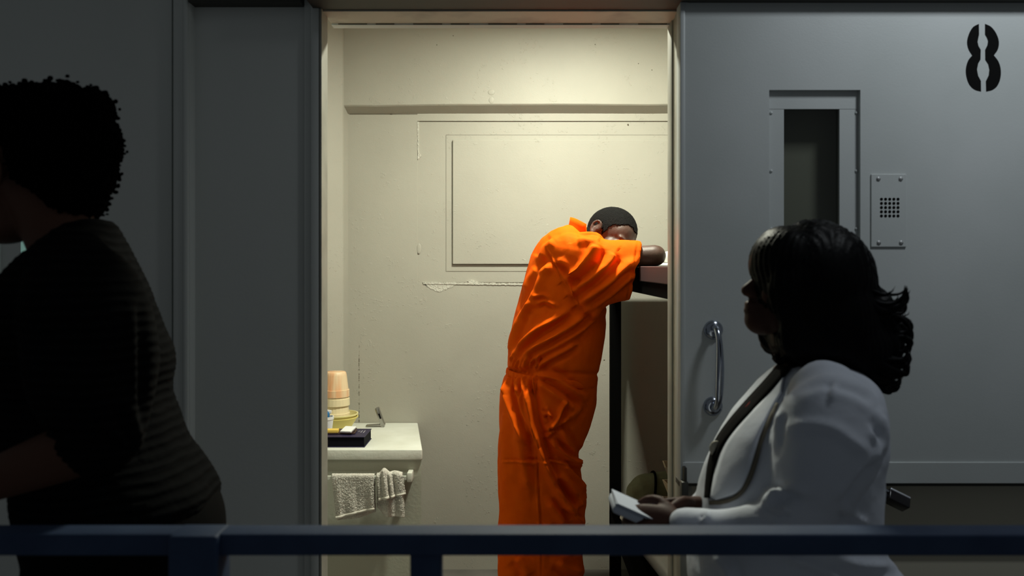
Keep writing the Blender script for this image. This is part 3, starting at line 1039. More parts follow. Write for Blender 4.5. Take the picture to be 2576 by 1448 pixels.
def hand_geo(M, curl=(.3, .35, .4, .45), thumb=.3, side=1):
    """M: x towards the fingertips, y towards the thumb side (times side), z back of the hand"""
    out = [loft([ring(Vector((x, yc * side, 0)), Vector((0, wy, 0)), Vector((0, 0, tz)), 20, 2.6) for x, yc, wy, tz in
                 ((-.02, 0, .024, .018), (0, 0, .027, .018), (.03, .002, .035, .016), (.06, .001, .040, .0145), (.088, 0, .040, .0125), (.098, 0, .036, .009))])]
    for k, (y, L, r) in enumerate(((.030, .075, .0088), (.0100, .083, .0090), (-.0105, .077, .0087), (-.0300, .060, .0078))):
        a, p = 0.0, Vector((.082, y * side, 0))
        pts, sp_ = [p.copy()], (y * .25 * side) / .03 * .25
        for fr_, ca in ((.48, curl[k] * .9), (.30, curl[k] * 1.15), (.22, curl[k] * .8)):
            a += ca
            p = p + Vector((math.cos(a), sp_ * math.cos(a), -math.sin(a))) * (L * fr_ + .008)
            pts.append(p.copy())
        out.append(capsule(pts, [r * 1.05, r, r * .93, r * .78], 12, 2))
    p = Vector((.018, .026 * side, -.004))
    pts = [p.copy()]
    for L, dy, dz_ in ((.042, .75, -.25), (.034, .50 - thumb * .5, -.35), (.026, .30 - thumb, -.45)):
        p = p + Vector((.75, dy * side, dz_)).normalized() * L
        pts.append(p.copy())
    out.append(capsule(pts, [.0150, .0125, .0105, .0085], 12, 2))
    return [xf(g, M) for g in out]


def frame(o, x, y):
    x = Vector(x).normalized()
    y = Vector(y)
    y = (y - x * y.dot(x)).normalized()
    return Matrix.Translation(o) @ Matrix((x, y, x.cross(y))).transposed().to_4x4()


def body_tube(d, rows, n=40, pw=2.2):
    """rings from front/back outline points in the picture plane at distance d: (xa, ya, xb, yb, half depth, offset)"""
    rows = cr(rows, (len(rows) - 1) * 4 + 1)
    rings = []
    for xa, ya, xb_, yb_, hw, off in rows:
        # the near side of a ring looks wider than its middle: fit the ring so that its outline meets the two points
        A, B = np.array((xa, ya)), np.array((xb_, yb_))
        L_ = np.hypot(*(B - A))
        e = (B - A) / L_
        A2, B2 = A.copy(), B.copy()
        for it in range(4):
            a, b_ = P(*A2, d), P(*B2, d)
            c = (a + b_) / 2 + Vector((0, off, 0))
            rg = ring(c, (b_ - a) / 2, Vector((0, hw, 0)), n, pw)
            s_ = (img(np.array(rg)) - A) @ e
            A2 = A2 - e * s_.min()
            B2 = B2 + e * (L_ - s_.max())
        rings.append(rg)
    return loft(rings)


def eyes(H, parent, m):
    for s in (1, -1):
        obj('eye', xf(ell((.0815, .031 * s, .003), (.0115, .0115, .0095), 14), H), m, parent, True)


def Linv(H, V):
    Mi = H.inverted()
    A = np.array([list(r) for r in Mi])
    return V @ A[:3, :3].T + A[:3, 3]


# ------------------------------------------------------------------ the man in orange
DM = 3.45
fM, uM = (.585, -.719, -.376), (.630, .110, .769)
RH = Hm((0, 0, 0), fM, uM)
cM = P(1541, 581, 3.46)
HM = Hm(cM - (RH @ Vector((-.012, 0, .047))), fM, uM, 1.07)
sh_n = P(1452, 655, DM - .12)
sh_f = P(1452, 655, DM) + Vector((0, .12, 0))
el_n = P(1648, 640, 3.25)
el_f = P(1648, 640, 3.25)
el_n.z = el_f.z = BZ + .040
el_f.y = 3.72
wr_n = Vector((el_n.x - .16, el_n.y + .20, BZ + .034))
wr_f = Vector((el_f.x - .10, el_f.y - .22, BZ + .050))
neck0 = P(1420, 618, DM)
parts = head_geo(HM)
parts.append(capsule([neck0, HM @ Vector((-.035, 0, -.02))], [.062, .058], 20))
parts.append(body_tube(DM, [(1330, 1060, 1470, 1060, .13, 0), (1310, 930, 1480, 930, .135, 0), (1330, 800, 1490, 830, .15, 0), (1360, 690, 1500, 740, .17, 0), (1390, 620, 1500, 680, .16, 0), (1415, 590, 1480, 640, .08, 0)]))
for sh, el, wr in ((sh_n, el_n, wr_n), (sh_f, el_f, wr_f)):
    parts.append(capsule([sh, sh.lerp(el, .5), el], [.050, .040, .041], 18))
    parts.append(capsule([el, el.lerp(wr, .35), wr], [.041, .040, .029], 18))
hip = P(1385, 1060, DM)
for s in (-1, 1):
    hp = hip + Vector((0, .095 * s, 0))
    kn = Vector((hp.x + .02, DM + .10 * s, .52))
    ak = Vector((hp.x - .03, DM + .11 * s, .09))
    parts.append(capsule([hp, hp.lerp(kn, .5), kn, kn.lerp(ak, .4), ak], [.075, .065, .052, .05, .036], 18))
    parts.append(capsule([ak + Vector((-.02, 0, -.03)), ak + Vector((.15, 0, -.05))], [.035, .028], 14))
parts += hand_geo(frame(wr_n, (-.45, .85, -.02), (-.85, -.45, 0)), (.12, .14, .16, .2), .3, 1)
parts += hand_geo(frame(wr_f, (-.45, -.85, .0), (.85, -.45, 0)), (.12, .14, .16, .2), .3, 1)
MV, MN, MF = remesh(join(*parts), .0042, 5)
man = obj('person', (MV.tolist(), MF), M_SKIN_A, None, True)
tag(man, 'person in an orange jumpsuit leaning head on folded arms over the upper bunk', 'person')
# cropped hair: thin shell over the scalp
L = Linv(HM, MV)
hl = np.interp(L[:, 0], [-.125, -.05, -.028, -.022, .004, .012, .022, .034, .052, .070, .10], [-.062, -.050, -.040, .012, .018, -.006, .008, .046, .056, .071, .082])
hl = hl + .010 * np.clip((.05 - np.abs(L[:, 1])) / .05, -1, 0) * 0
temple = np.where((L[:, 0] > .035), .012 * np.sin(np.clip(np.abs(L[:, 1]) / .06, 0, 1) * PI), 0)
keep = (L[:, 2] > hl + temple + .0015 * np.sin(L[:, 0] * 700)) & (L[:, 2] < .16) & (np.abs(L[:, 1]) < .0805) & (L[:, 0] > -.13)
used, hf = subset(MV, MF, keep)
HVv = MV[used] + MN[used] * (.0035 + .0011 * np.random.RandomState(2).rand(len(used)))[:, None]
o = obj('hair', (HVv.tolist(), hf), M_HAIR_A, man, True, label='close-cropped black hair')
md = o.modifiers.new('thick', 'SOLIDIFY')
md.thickness = .004
md.offset = -1
eyes(HM, man, M_SKIN_A)

# jumpsuit
tor = [(1277, 938, 1505, 942, .178, 0), (1279, 885, 1514, 900, .185, 0), (1291, 808, 1522, 845, .19, 0), (1313, 715, 1526, 780, .195, 0), (1336, 645, 1530, 722, .20, 0),
       (1358, 602, 1528, 682, .20, 0), (1390, 577, 1520, 655, .18, 0), (1424, 566, 1505, 630, .13, 0), (1440, 566, 1490, 615, .085, 0)]
g1 = body_tube(DM, tor, 48, 2.3)
hips = [(1277, 934, 1505, 940, .178, 0), (1264, 962, 1501, 968, .19, 0), (1258, 1000, 1499, 1010, .198, 0), (1256, 1050, 1490, 1055, .20, 0), (1256, 1100, 1474, 1100, .19, 0), (1268, 1150, 1450, 1150, .12, 0)]
g2 = body_tube(DM, hips, 48, 2.3)
leg_rows = [(1262, 1040, 1478, 1045, .085, 0), (1256, 1100, 1472, 1100, .105, 0), (1255, 1150, 1458, 1150, .112, 0), (1254, 1190, 1464, 1190, .112, 0), (1255, 1250, 1478, 1248, .11, 0),
            (1257, 1320, 1472, 1318, .105, 0), (1254, 1400, 1466, 1400, .10, 0), (1253, 1450, 1464, 1450, .10, 0), (1256, 1520, 1452, 1520, .098, 0), (1262, 1598, 1440, 1598, .095, 0)]
g3 = [xf(body_tube(DM, leg_rows, 40, 2.1), Matrix.Translation((0, -.085, 0)) @ Matrix.Identity(4)), xf(body_tube(DM, leg_rows, 40, 2.1), Matrix.Translation((-.004, .10, 0)))]
# keep the picture scale of the near leg although it stands nearer
sc = (DM - .085) / DM
g3[0] = ([Vector((v.x * sc, v.y, EYE + (v.z - EYE) * sc)) for v in g3[0][0]], g3[0][1])
sleeve = [(1418, 640, 1446, 770, .10, .09), (1450, 598, 1486, 800, .11, .04), (1492, 588, 1520, 780, .100, .005), (1530, 600, 1546, 764, .088, 0), (1570, 603, 1566, 758, .080, 0), (1612, 605, 1582, 756, .076, 0)]
dS = 3.27
g4 = body_tube(dS, sleeve, 36, 2.2)
sleeve_f = [(a, b_, c, d, e, -f_) for a, b_, c, d, e, f_ in sleeve]
g5 = xf(body_tube(dS, sleeve_f, 36, 2.2), Matrix.Translation((0, 3.64 - dS, 0)))
yoke = [capsule([P(1425, 640, DM) + Vector((0, -.13, 0)), P(1470, 650, DM) + Vector((0, -.17, 0))], [.085, .085], 20),
        capsule([P(1425, 640, DM) + Vector((0, .13, 0)), P(1470, 650, DM) + Vector((0, .17, 0))], [.085, .085], 20)]
pouch = ell(P(1480, 1010, DM) + Vector((0, .11, 0)), (.042, .06, .055), 16)
bunch = [capsule([P(1462, 596, 3.33), P(1498, 597, 3.31), P(1516, 612, 3.29)], [.024, .024, .018], 14)]
JV, JN, JF = remesh(join(g1, g2, *g3, g4, g5, *yoke, pouch, *bunch), .0046, 8)
px = img(JV)
front = JN[:, 1] < .25
folds = [
    # back of the torso: long pulls from the waist to the armpit
    ([(1288, 915), (1310, 870), (1350, 830), (1390, 806), (1430, 780)], 9, .010, 1),
    ([(1300, 922), (1335, 880), (1385, 850), (1440, 815), (1478, 780)], 10, .011, 1),
    ([(1316, 925), (1350, 895), (1410, 862), (1465, 826), (1520, 775)], 9, .009, 1),
    ([(1338, 930), (1380, 902), (1420, 880), (1450, 860)], 8, .008, 1),
    ([(1284, 895), (1292, 850), (1310, 800), (1335, 760)], 8, .007, 1),
    ([(1330, 790), (1345, 740), (1365, 690), (1392, 665)], 12, .009, -1),
    ([(1350, 765), (1372, 757), (1400, 770)], 6, .005, 1),
    ([(1345, 750), (1365, 742), (1385, 750)], 5, .004, 1),
    ([(1320, 730), (1332, 700), (1352, 672)], 10, .006, 1),
    ([(1362, 650), (1372, 625), (1395, 605)], 9, .005, -1),
    ([(1400, 650), (1430, 668), (1446, 690)], 9, .005, 1),
    ([(1420, 690), (1435, 720), (1448, 745)], 10, .006, -1),
    # shoulder and sleeve
    ([(1425, 700), (1465, 670), (1490, 640), (1500, 620)], 12, .011, 1),
    ([(1440, 735), (1490, 700), (1530, 660), (1545, 640)], 11, .013, 1),
    ([(1462, 760), (1515, 720), (1560, 680), (1600, 655)], 12, .013, 1),
    ([(1490, 775), (1530, 745), (1570, 710), (1596, 690)], 9, .008, 1),
    ([(1503, 622), (1500, 645), (1494, 664)], 9, .006, -1),
    ([(1452, 610), (1478, 608), (1500, 612)], 9, .006, -1),
    # fly front and hip
    ([(1352, 940), (1390, 950), (1430, 975), (1470, 1005)], 10, .009, -1),
    ([(1345, 960), (1385, 985), (1420, 1010), (1452, 1030)], 10, .008, -1),
    ([(1380, 1078), (1400, 1058), (1412, 1030), (1424, 1005)], 6, .009, 1),
    ([(1382, 1076), (1402, 1070), (1425, 1052)], 5, .008, 1),
    ([(1374, 1075), (1384, 1086), (1398, 1080)], 5, .006, -1),
    ([(1372, 1102), (1384, 1090), (1398, 1082)], 5, .006, 1),
    ([(1368, 1042), (1378, 1040), (1388, 1050)], 4, .005, 1),
    ([(1372, 1022), (1380, 1035), (1386, 1050)], 5, .005, 1),
    ([(1405, 1062), (1440, 1045), (1462, 1020)], 9, .006, 1),
    # trousers: long ridges
    ([(1276, 955), (1280, 1000), (1295, 1045), (1312, 1085), (1330, 1125)], 8, .011, -1),
    ([(1300, 960), (1308, 1010), (1322, 1060), (1330, 1105)], 7, .006, -1),
    ([(1318, 955), (1328, 1000), (1337, 1060), (1352, 1110), (1370, 1165), (1392, 1215), (1425, 1270), (1462, 1312)], 10, .014, -1),
    ([(1385, 1105), (1405, 1130), (1432, 1152), (1458, 1170)], 8, .009, -1),
    ([(1408, 1075), (1428, 1110), (1445, 1140), (1455, 1170)], 8, .008, -1),
    ([(1300, 1080), (1312, 1130), (1322, 1180), (1332, 1230)], 13, .008, -1),
    ([(1415, 1163), (1436, 1188), (1456, 1210), (1470, 1232)], 7, .008, -1),
    ([(1400, 1195), (1428, 1215), (1452, 1250)], 10, .008, 1),
    ([(1420, 1268), (1445, 1278), (1466, 1262)], 9, .007, 1),
    ([(1378, 1260), (1402, 1290), (1420, 1318)], 10, .007, -1),
    ([(1300, 1400), (1320, 1425), (1330, 1448)], 12, .008, 1),
    ([(1370, 1330), (1400, 1365), (1440, 1400)], 12, .009, -1),
    ([(1400, 1410), (1430, 1430), (1462, 1436)], 10, .008, 1),
    # seams
    ([(1380, 628), (1402, 672), (1428, 718), (1455, 766)], 2.6, .0026, 1),
    ([(1338, 962), (1344, 1050), (1352, 1150), (1357, 1250), (1362, 1330), (1362, 1448)], 2.6, -.0028, 1),
    ([(1264, 1161), (1310, 1160), (1356, 1160)], 2.6, .003, -1), ([(1360, 1160), (1410, 1163), (1458, 1172)], 2.8, .0034, -1),
    ([(1320, 1160), (1340, 1165), (1356, 1163)], 5, .004, -1),
    ([(1604, 612), (1590, 690), (1577, 757)], 2.6, -.002, 1),
]
rnd = random.Random(11)
for i in range(15):                                     # gathers under and over the elastic waist
    x = 1281 + i * 4.7 + rnd.uniform(-1.3, 1.3)
    folds.append(([(x, 944), (x - 1.5 + (x - 1310) * .03, 962), (x - 3 + (x - 1310) * .10, 975 + rnd.uniform(0, 25))], 3.0, .0044, rnd.choice((1, -1))))
    folds.append(([(x, 926), (x + 5, 915), (x + 12, 898 + rnd.uniform(-8, 8))], 2.8, .0036, rnd.choice((1, -1))))
h = fold_field(px, folds) * np.clip(.25 - JN[:, 1], 0, .5) / .5 * 1.0
low = noise_field(JV, 9, 3, (1, 1, .7)) * .0045
waist = np.exp(-((px[:, 1] - (935 + (px[:, 0] - 1290) * .03)) / 6) ** 2) * (JV[:, 0] < .45) * -.006
JV2 = JV + JN * (h * 2.6 + low * 1.4 + waist)[:, None]
jump = obj('jumpsuit', (JV2.tolist(), JF), M_ORANGE, man, True, label='orange cotton jumpsuit')
# waistband: gathered elastic casing
tk = []
for (y0, off) in ((926, -.001), (929, .0030), (935, .0040), (941, .0030), (944, -.001)):
    a, b_ = P(1276, y0, DM), P(1502, y0 + 26, DM)
    c, u, v = (a + b_) / 2, (b_ - a) / 2, Vector((0, .178, 0))
    rg = []
    for i in range(220):
        t = 2 * PI * i / 220
        ct, st_ = math.cos(t), math.sin(t)
        e = 2 / 2.3
        wob = off + (.0020 * math.sin(i * 1.37) * (1 if ct < -.1 else .1)) - (.004 if ct > .35 else 0)
        p = c + u * math.copysign(abs(ct) ** e, ct) * (1 - .010) + v * math.copysign(abs(st_) ** e, st_) * .975
        d = (p - c).normalized()
        rg.append(p + d * (wob - .002))
    tk.append(rg)
obj('waistband', loft(tk, False), M_ORANGE, jump, True, label='gathered elastic waistband').modifiers.new('t', 'SOLIDIFY').thickness = .004
# standing collar
nrings = []
base_c, base_u, base_v = P(1462, 590, 3.43), Vector((.052, 0, -.030)), Vector((0, .086, 0))
ax = Vector((.30, 0, .95)).normalized()
for k, (hh, grow) in enumerate(((-.03, .98), (0, 1.0), (.018, 1.03), (.034, 1.08))):
    nrings.append([base_c + ax * hh * (1.15 if math.cos(2 * PI * i / 40) < 0 else .25) + base_u * math.cos(2 * PI * i / 40) * grow + base_v * math.sin(2 * PI * i / 40) * grow for i in range(40)])
cl = obj('collar', loft(nrings, False), M_ORANGE, jump, True, label='turned-up collar')
md = cl.modifiers.new('t', 'SOLIDIFY')
md.thickness = .006
# shoes
for s in (-1, 1):
    c = Vector((hip.x + .04, DM + .11 * s, 0))
    obj('shoe', loft([ring(c + Vector((x, 0, h_ / 2)), Vector((0, wd, 0)), Vector((0, 0, h_ / 2)), 20, 2.6) for x, wd, h_ in
                      ((-.13, .025, .06), (-.11, .036, .085), (-.05, .040, .10), (.03, .045, .075), (.10, .048, .055), (.145, .035, .045), (.16, .015, .03))]), M_WHITE_SHOE, man, True)

# ------------------------------------------------------------------ the woman in the white blazer
DW = 1.80
fW, uW = (-.96, .05, .20), (.20, 0, .98)
HW = Hm(P(2006, 722, DW), fW, uW, 0.91)
neckW = P(2035, 905, DW)
parts = head_geo(HW, 1.25)
parts.append(ell(HW @ Vector((.062, 0, -.088)), (.040, .034, .034), 16))
parts.append(capsule([P(2040, 960, DW), HW @ Vector((-.022, 0, -.045))], [.062, .055], 20))
parts.append(body_tube(DW, [(1980, 930, 2110, 920, .08, 0), (1915, 1000, 2190, 1000, .15, 0), (1850, 1090, 2200, 1090, .15, 0), (1830, 1250, 2180, 1250, .14, 0), (1800, 1420, 2200, 1420, .16, 0), (1830, 1560, 2200, 1560, .15, 0)]))
shW = [P(2085, 1040, DW + .12 * s) for s in (-1, 1)]
elW = [P(1990, 1322, DW - .195), P(2030, 1285, DW + .195)]
wrW = [P(1712, 1320, 1.67), P(1742, 1272, 1.80)]
for a, b_, c in zip(shW, elW, wrW):
    parts.append(capsule([a, a.lerp(b_, .5), b_], [.050, .046, .038], 16))
    parts.append(capsule([b_, b_.lerp(c, .4), c], [.032, .026, .021], 16))
hipW = P(2000, 1540, DW)
FEETW = ((-.26, -.09), (.20, .09))
for fxw, fyw in FEETW:
    hp = hipW + Vector((0, fyw, 0))
    ak = Vector((hipW.x + fxw, DW + fyw, .085))
    kn = hp.lerp(ak, .5) + Vector((-.045, 0, .02))
    parts.append(capsule([hp, hp.lerp(kn, .5), kn, kn.lerp(ak, .4), ak], [.095, .082, .056, .050, .034], 16))
    parts.append(capsule([ak + Vector((.02, 0, -.03)), ak + Vector((-.14, 0, -.055))], [.032, .026], 14))
# both hands close on the note pad, thumbs on top
HN = frame(wrW[0], (-1, .22, .06), (-.19, -.6, -.8)) @ Matrix.Scale(.88, 4)
HFm = frame(wrW[1], (-1, -.25, -.02), (-.2, -.75, .65))
parts += hand_geo(HN, (.62, .70, .78, .85), .62, -1)
parts += hand_geo(HFm @ Matrix.Scale(.88, 4), (.7, .8, .85, .9), .25, 1)
WV, WN, WF = remesh(join(*parts), .0042, 5)
wom = obj('person', (WV.tolist(), WF), M_SKIN_B, None, True)
tag(wom, 'person with black bobbed hair and white blazer walking left with a note pad', 'person')
eyes(HW, wom, M_EYE)

# hair: bangs, bob and flicked ends
gs = [ell(P(2048, 708, DW), (.128, .106, .130), 32), ell(P(1982, 664, DW), (.080, .090, .082), 24), ell(P(2085, 800, DW), (.104, .108, .12), 28),
      ell(P(2040, 850, DW), (.085, .108, .07), 24), ell(P(2140, 870, DW), (.075, .098, .085), 24), ell(P(1975, 735, DW) + Vector((0, -.066, 0)), (.058, .030, .075), 20),
      ell(P(1975, 735, DW) + Vector((0, .066, 0)), (.058, .030, .075), 20), ell(P(1990, 835, DW) + Vector((0, -.07, 0)), (.052, .03, .06), 20),
      ell(P(1990, 835, DW) + Vector((0, .07, 0)), (.052, .03, .06), 20), ell(P(2195, 930, DW), (.040, .07, .042), 18), ell(P(2200, 780, DW), (.030, .07, .05), 18),
      ell(P(1925, 655, DW), (.026, .062, .040), 16), ell(P(2215, 860, DW), (.040, .07, .06), 18)]
hv, hn, hf = remesh(join(*gs), .006, 12)
lmask = np.clip((700 - img(hv)[:, 1]) / 60, 0.25, 1)
ang = np.arctan2(hv[:, 1] - DW, hv[:, 0] - P(2060, 0, DW).x)
hv = hv + hn * ((.0016 * np.sin(ang * 60 + hv[:, 2] * 40) + .0035 * noise_field(hv, 16, 3, (1, 1, .35))))[:, None]
strands = [(hv.tolist(), hf)]
rnd = random.Random(4)


def lock(pts, r, yoff=0.0, jit=3):
    ps = [P(x + rnd.uniform(-jit, jit), y_ + rnd.uniform(-jit, jit), DW + yoff + rnd.uniform(-.004, .004)) for x, y_ in pts]
    n = len(ps)
    return tube(ps, [r * (1 - .93 * (i / (n - 1)) ** 1.6) for i in range(n)], 7, 4)


flicks = [
    [(2160, 700), (2195, 750), (2235, 766), (2268, 752), (2277, 735)], [(2150, 710), (2200, 768), (2246, 776), (2276, 758), (2280, 722)],
    [(2165, 720), (2205, 785), (2250, 790), (2272, 780), (2276, 750)], [(2160, 740), (2215, 800), (2262, 800), (2287, 812), (2292, 840)],
    [(2165, 770), (2222, 822), (2270, 820), (2290, 840), (2284, 868)], [(2160, 790), (2225, 846), (2268, 850), (2288, 862), (2286, 884)],
    [(2165, 800), (2220, 868), (2262, 880), (2286, 876), (2290, 846)], [(2150, 830), (2215, 890), (2258, 905), (2280, 900), (2288, 880)],
    [(2150, 850), (2220, 910), (2262, 916), (2284, 908), (2286, 890)], [(2160, 860), (2220, 915), (2258, 935), (2278, 938), (2286, 918)],
    [(2140, 860), (2200, 920), (2240, 940), (2270, 940), (2283, 914)], [(2140, 880), (2196, 940), (2230, 960), (2256, 964), (2266, 950)],
    [(2130, 880), (2180, 945), (2216, 972), (2246, 980), (2262, 968)], [(2130, 890), (2178, 940), (2206, 968), (2232, 984), (2254, 980)],
    [(2170, 820), (2230, 840), (2268, 836), (2286, 826), (2290, 806)], [(2180, 760), (2226, 776), (2256, 772), (2270, 764), (2274, 745)],
    [(2000, 860), (1975, 895), (1958, 905), (1948, 900), (1945, 893)], [(2000, 870), (1978, 898), (1962, 902), (1950, 893), (1944, 886)],
    [(2080, 880), (2060, 912), (2040, 922), (2020, 918), (2010, 912)], [(2110, 890), (2090, 910), (2066, 916), (2050, 914), (2040, 908)],
    [(2050, 870), (2020, 905), (1996, 918), (1984, 914), (1978, 908)], [(2140, 880), (2120, 905), (2100, 914), (2086, 910), (2078, 906)]]
for f_ in flicks:
    for k in range(6):
        strands.append(lock(f_, .0105 if k < 3 else .006, rnd.uniform(-.075, .055), 5))
for i in range(46):
    y0 = rnd.uniform(720, 900)
    x0 = 2175 - max(0, y0 - 840) * .6
    ex, ey = rnd.uniform(60, 100), rnd.uniform(10, 60)
    up = rnd.uniform(10, 40)
    strands.append(lock([(x0, y0), (x0 + ex * .45, y0 + ey * .8), (x0 + ex * .85, y0 + ey), (x0 + ex * 1.12, y0 + ey - up * .5), (x0 + ex * 1.15, y0 + ey - up)], rnd.uniform(.002, .0045), rnd.uniform(-.07, .05), 4))
hairW = obj('hair', join(*strands), M_HAIR_C, wom, True, label='black bobbed hair with flicked ends')

# blazer
tor = [(1962, 918, 2105, 905, .085, 0), (1936, 938, 2165, 925, .13, 0), (1905, 972, 2215, 968, .175, 0), (1868, 1015, 2231, 1012, .195, 0), (1832, 1060, 2238, 1060, .20, 0), (1802, 1110, 2242, 1112, .20, 0),
       (1778, 1170, 2232, 1165, .195, 0), (1758, 1240, 2226, 1235, .19, 0), (1746, 1300, 2224, 1300, .19, 0), (1735, 1370, 2238, 1370, .195, 0), (1728, 1420, 2272, 1412, .20, 0), (1728, 1475, 2298, 1450, .205, 0)]
gs = [body_tube(DW, tor, 56, 2.25)]
a0, a1 = Vector((0, -.165, 0)), Vector((0, .165, 0))


def tube_px(d, rows, off, n=30):
    return capsule([P(x, y, d + off + o_) for x, y, r, o_ in rows], [r for x, y, r, o_ in rows], n, 4)


gs.append(tube_px(DW, [(2075, 1000, .072, .03), (2086, 1045, .098, .0), (2082, 1110, .100, -.02), (2062, 1180, .090, -.03), (2025, 1262, .070, -.03), (1985, 1296, .062, -.03)], -.165))
gs.append(tube_px(DW, [(2005, 1300, .058, -.03), (1930, 1318, .046, -.02), (1830, 1328, .038, .0), (1760, 1324, .036, .02), (1720, 1318, .034, .03)], -.165))
gs.append(tube_px(DW, [(2085, 1010, .078, .0), (2110, 1100, .090, .02), (2090, 1200, .080, .03), (2040, 1285, .062, .03)], .165))
gs.append(tube_px(DW, [(2040, 1288, .060, .03), (1920, 1296, .046, .0), (1800, 1290, .040, -.06), (1765, 1284, .036, -.1)], .165))
gs.append(ell(P(2095, 985, DW - .10), (.07, .07, .05), 20))
BV, BN, BF = remesh(join(*gs), .0062, 8)
px = img(BV)
fl = [([(1985, 1075), (2040, 1068), (2100, 1080), (2150, 1115), (2190, 1150)], 16, .007, 1), ([(1960, 1035), (1950, 1080), (1945, 1130)], 9, .010, -1), ([(2100, 960), (2096, 985), (2090, 1010)], 8, .006, 1),
      ([(2000, 985), (2060, 965), (2100, 968), (2160, 985), (2205, 1015)], 14, -.006, 1), ([(1920, 1270), (1955, 1240), (1995, 1225), (2030, 1240)], 12, .010, 1), ([(1935, 1225), (1960, 1222), (1985, 1236)], 9, -.008, 1),
      ([(1930, 1262), (1955, 1280), (1990, 1280)], 9, .009, 1), ([(2215, 1040), (2224, 1090), (2218, 1140)], 10, .008, 1), ([(2205, 1165), (2160, 1215), (2120, 1270)], 14, -.010, 1),
      ([(2120, 1275), (2150, 1300), (2180, 1318)], 10, .009, 1), ([(1770, 1285), (1778, 1300), (1766, 1312)], 6, .005, 1), ([(2190, 1080), (2205, 1120), (2200, 1160)], 9, .008, -1),
      ([(1980, 1400), (2050, 1425), (2120, 1460)], 14, .01, 1), ([(2080, 1395), (2160, 1420), (2240, 1425)], 14, .01, 1), ([(1800, 1395), (1830, 1430), (1840, 1470)], 14, .01, -1)]
BV2 = BV + BN * ((fold_field(px, fl) * np.clip(.3 - BN[:, 1], 0, .5) * 2) + .004 * noise_field(BV, 9))[:, None]
blz = obj('blazer', (BV2.tolist(), BF), M_BLAZER, wom, True, label='white blazer')
bvh = BVHTree.FromPolygons([tuple(v) for v in BV2], BF)
EYEP = Vector((0, 0, EYE))


def on(x, y, lift, tree=None):
    d = (P(x, y, 1.8) - EYEP).normalized()
    hit = (tree or bvh).ray_cast(EYEP, d)
    p = hit[0] if hit[0] is not None else P(x, y, DW)
    return p - d * lift


def strip(left, right, n, m_, lift, thick, parent, mtl, label=None, name='strip'):
    """cloth strip laid on the blazer between two outline curves, with its own thickness"""
    A, B = cr(left, n), cr(right, n)
    V, Fc = [], []
    for a, b_ in zip(A, B):
        for k in range(m_ + 1):
            t = k / m_
            x, y_ = a + (b_ - a) * t
            V.append(on(x, y_, lift + .002 * math.sin(t * PI)))
    for i in range(n - 1):
        for k in range(m_):
            q = i * (m_ + 1) + k
            Fc.append((q, q + 1, q + m_ + 2, q + m_ + 1))
    o = obj(name, (V, Fc), mtl, parent, True, label=label)
    md = o.modifiers.new('t', 'SOLIDIFY')
    md.thickness = thick
    return o


# opening edge of the blazer and the lapel
ed = [(1952, 1012), (1932, 1060), (1912, 1110), (1896, 1170), (1878, 1215), (1854, 1246), (1822, 1262), (1786, 1266)]
strip([(x - 4, y) for x, y in ed[:-2]] + [(1820, 1257), (1786, 1260)], [(x + 7, y + 3) for x, y in ed[:-2]] + [(1823, 1266), (1787, 1269)], 40, 2, .004, .003, blz, M_PIPE, 'dark piped opening edge', 'piping')
strip([(1975, 936), (1928, 1000), (1872, 1058), (1828, 1112), (1806, 1170), (1796, 1215), (1790, 1250)], [(1966, 990), (1938, 1040), (1915, 1092), (1900, 1140), (1882, 1196), (1858, 1236), (1806, 1256)], 40, 6, .006, .004, blz, M_BLAZER, 'long white lapel', 'lapel')
# lanyard over the chest with a red section and a beige toggle
lan = strip([(1958, 918), (1920, 962), (1874, 1012), (1830, 1064), (1800, 1110), (1784, 1160), (1777, 1210), (1774, 1252)], [(1990, 926), (1946, 980), (1900, 1028), (1858, 1074), (1824, 1118), (1804, 1165), (1794, 1210), (1788, 1252)], 60, 3, .011, .003, wom, M_TROUSER, 'black lanyard strap', 'lanyard')
strip([(1882, 1004), (1862, 1026), (1850, 1042)], [(1896, 1018), (1876, 1040), (1862, 1056)], 8, 2, .0135, .002, lan, M_RED, 'dark red section', 'lanyard_band')
obj('toggle', ell(on(1801, 1128, .012), (.014, .007, .017), 16), M_TAG, lan, True, label='small beige toggle')
# skirt and shoes
skt = body_tube(DW, [(1760, 1440, 2210, 1430, .17, 0), (1770, 1540, 2215, 1540, .18, 0), (1790, 1700, 2200, 1700, .18, 0), (1800, 1900, 2190, 1900, .17, 0)], 40)
sv, sn, sf = remesh(skt, .009, 4)
obj('skirt', (sv.tolist(), sf), M_SKIRT, wom, True, label='dark skirt')
for fxw, fyw in FEETW:
    c = Vector((hipW.x + fxw, DW + fyw, 0))
    obj('shoe', loft([ring(c + Vector((-x, 0, h_ / 2)), Vector((0, wd, 0)), Vector((0, 0, h_ / 2)), 18, 2.6) for x, wd, h_ in ((-.06, .02, .06), (-.045, .033, .085), (0, .036, .09), (.08, .042, .065), (.15, .038, .05), (.19, .014, .03))]), M_SHOE, wom, True)
# note pad in her hands
npd = thing('note_pad', P(1600, 1270, 1.72), 'white folded note pad held out in front of the white blazer', 'note pad')
pc = P(1604, 1284, 1.715)
Rp = frame(pc, (1, .04, -.46), (.08, .98, .03))
obj('pad', xf(box(-.056, .056, -.040, .040, -.0140, .0035, .006, 3), Rp), M_PAPER, npd, True, autos=40)
for k in range(3):
    obj('sheet', xf(box(-.0555, .055 - .002 * k, -.040 - .002 * k, .039, .0036 + .0021 * k, .0050 + .0021 * k), Rp @ Matrix.Rotation(.02 * (k - 1), 4, 'Z')), M_PAPER, npd)

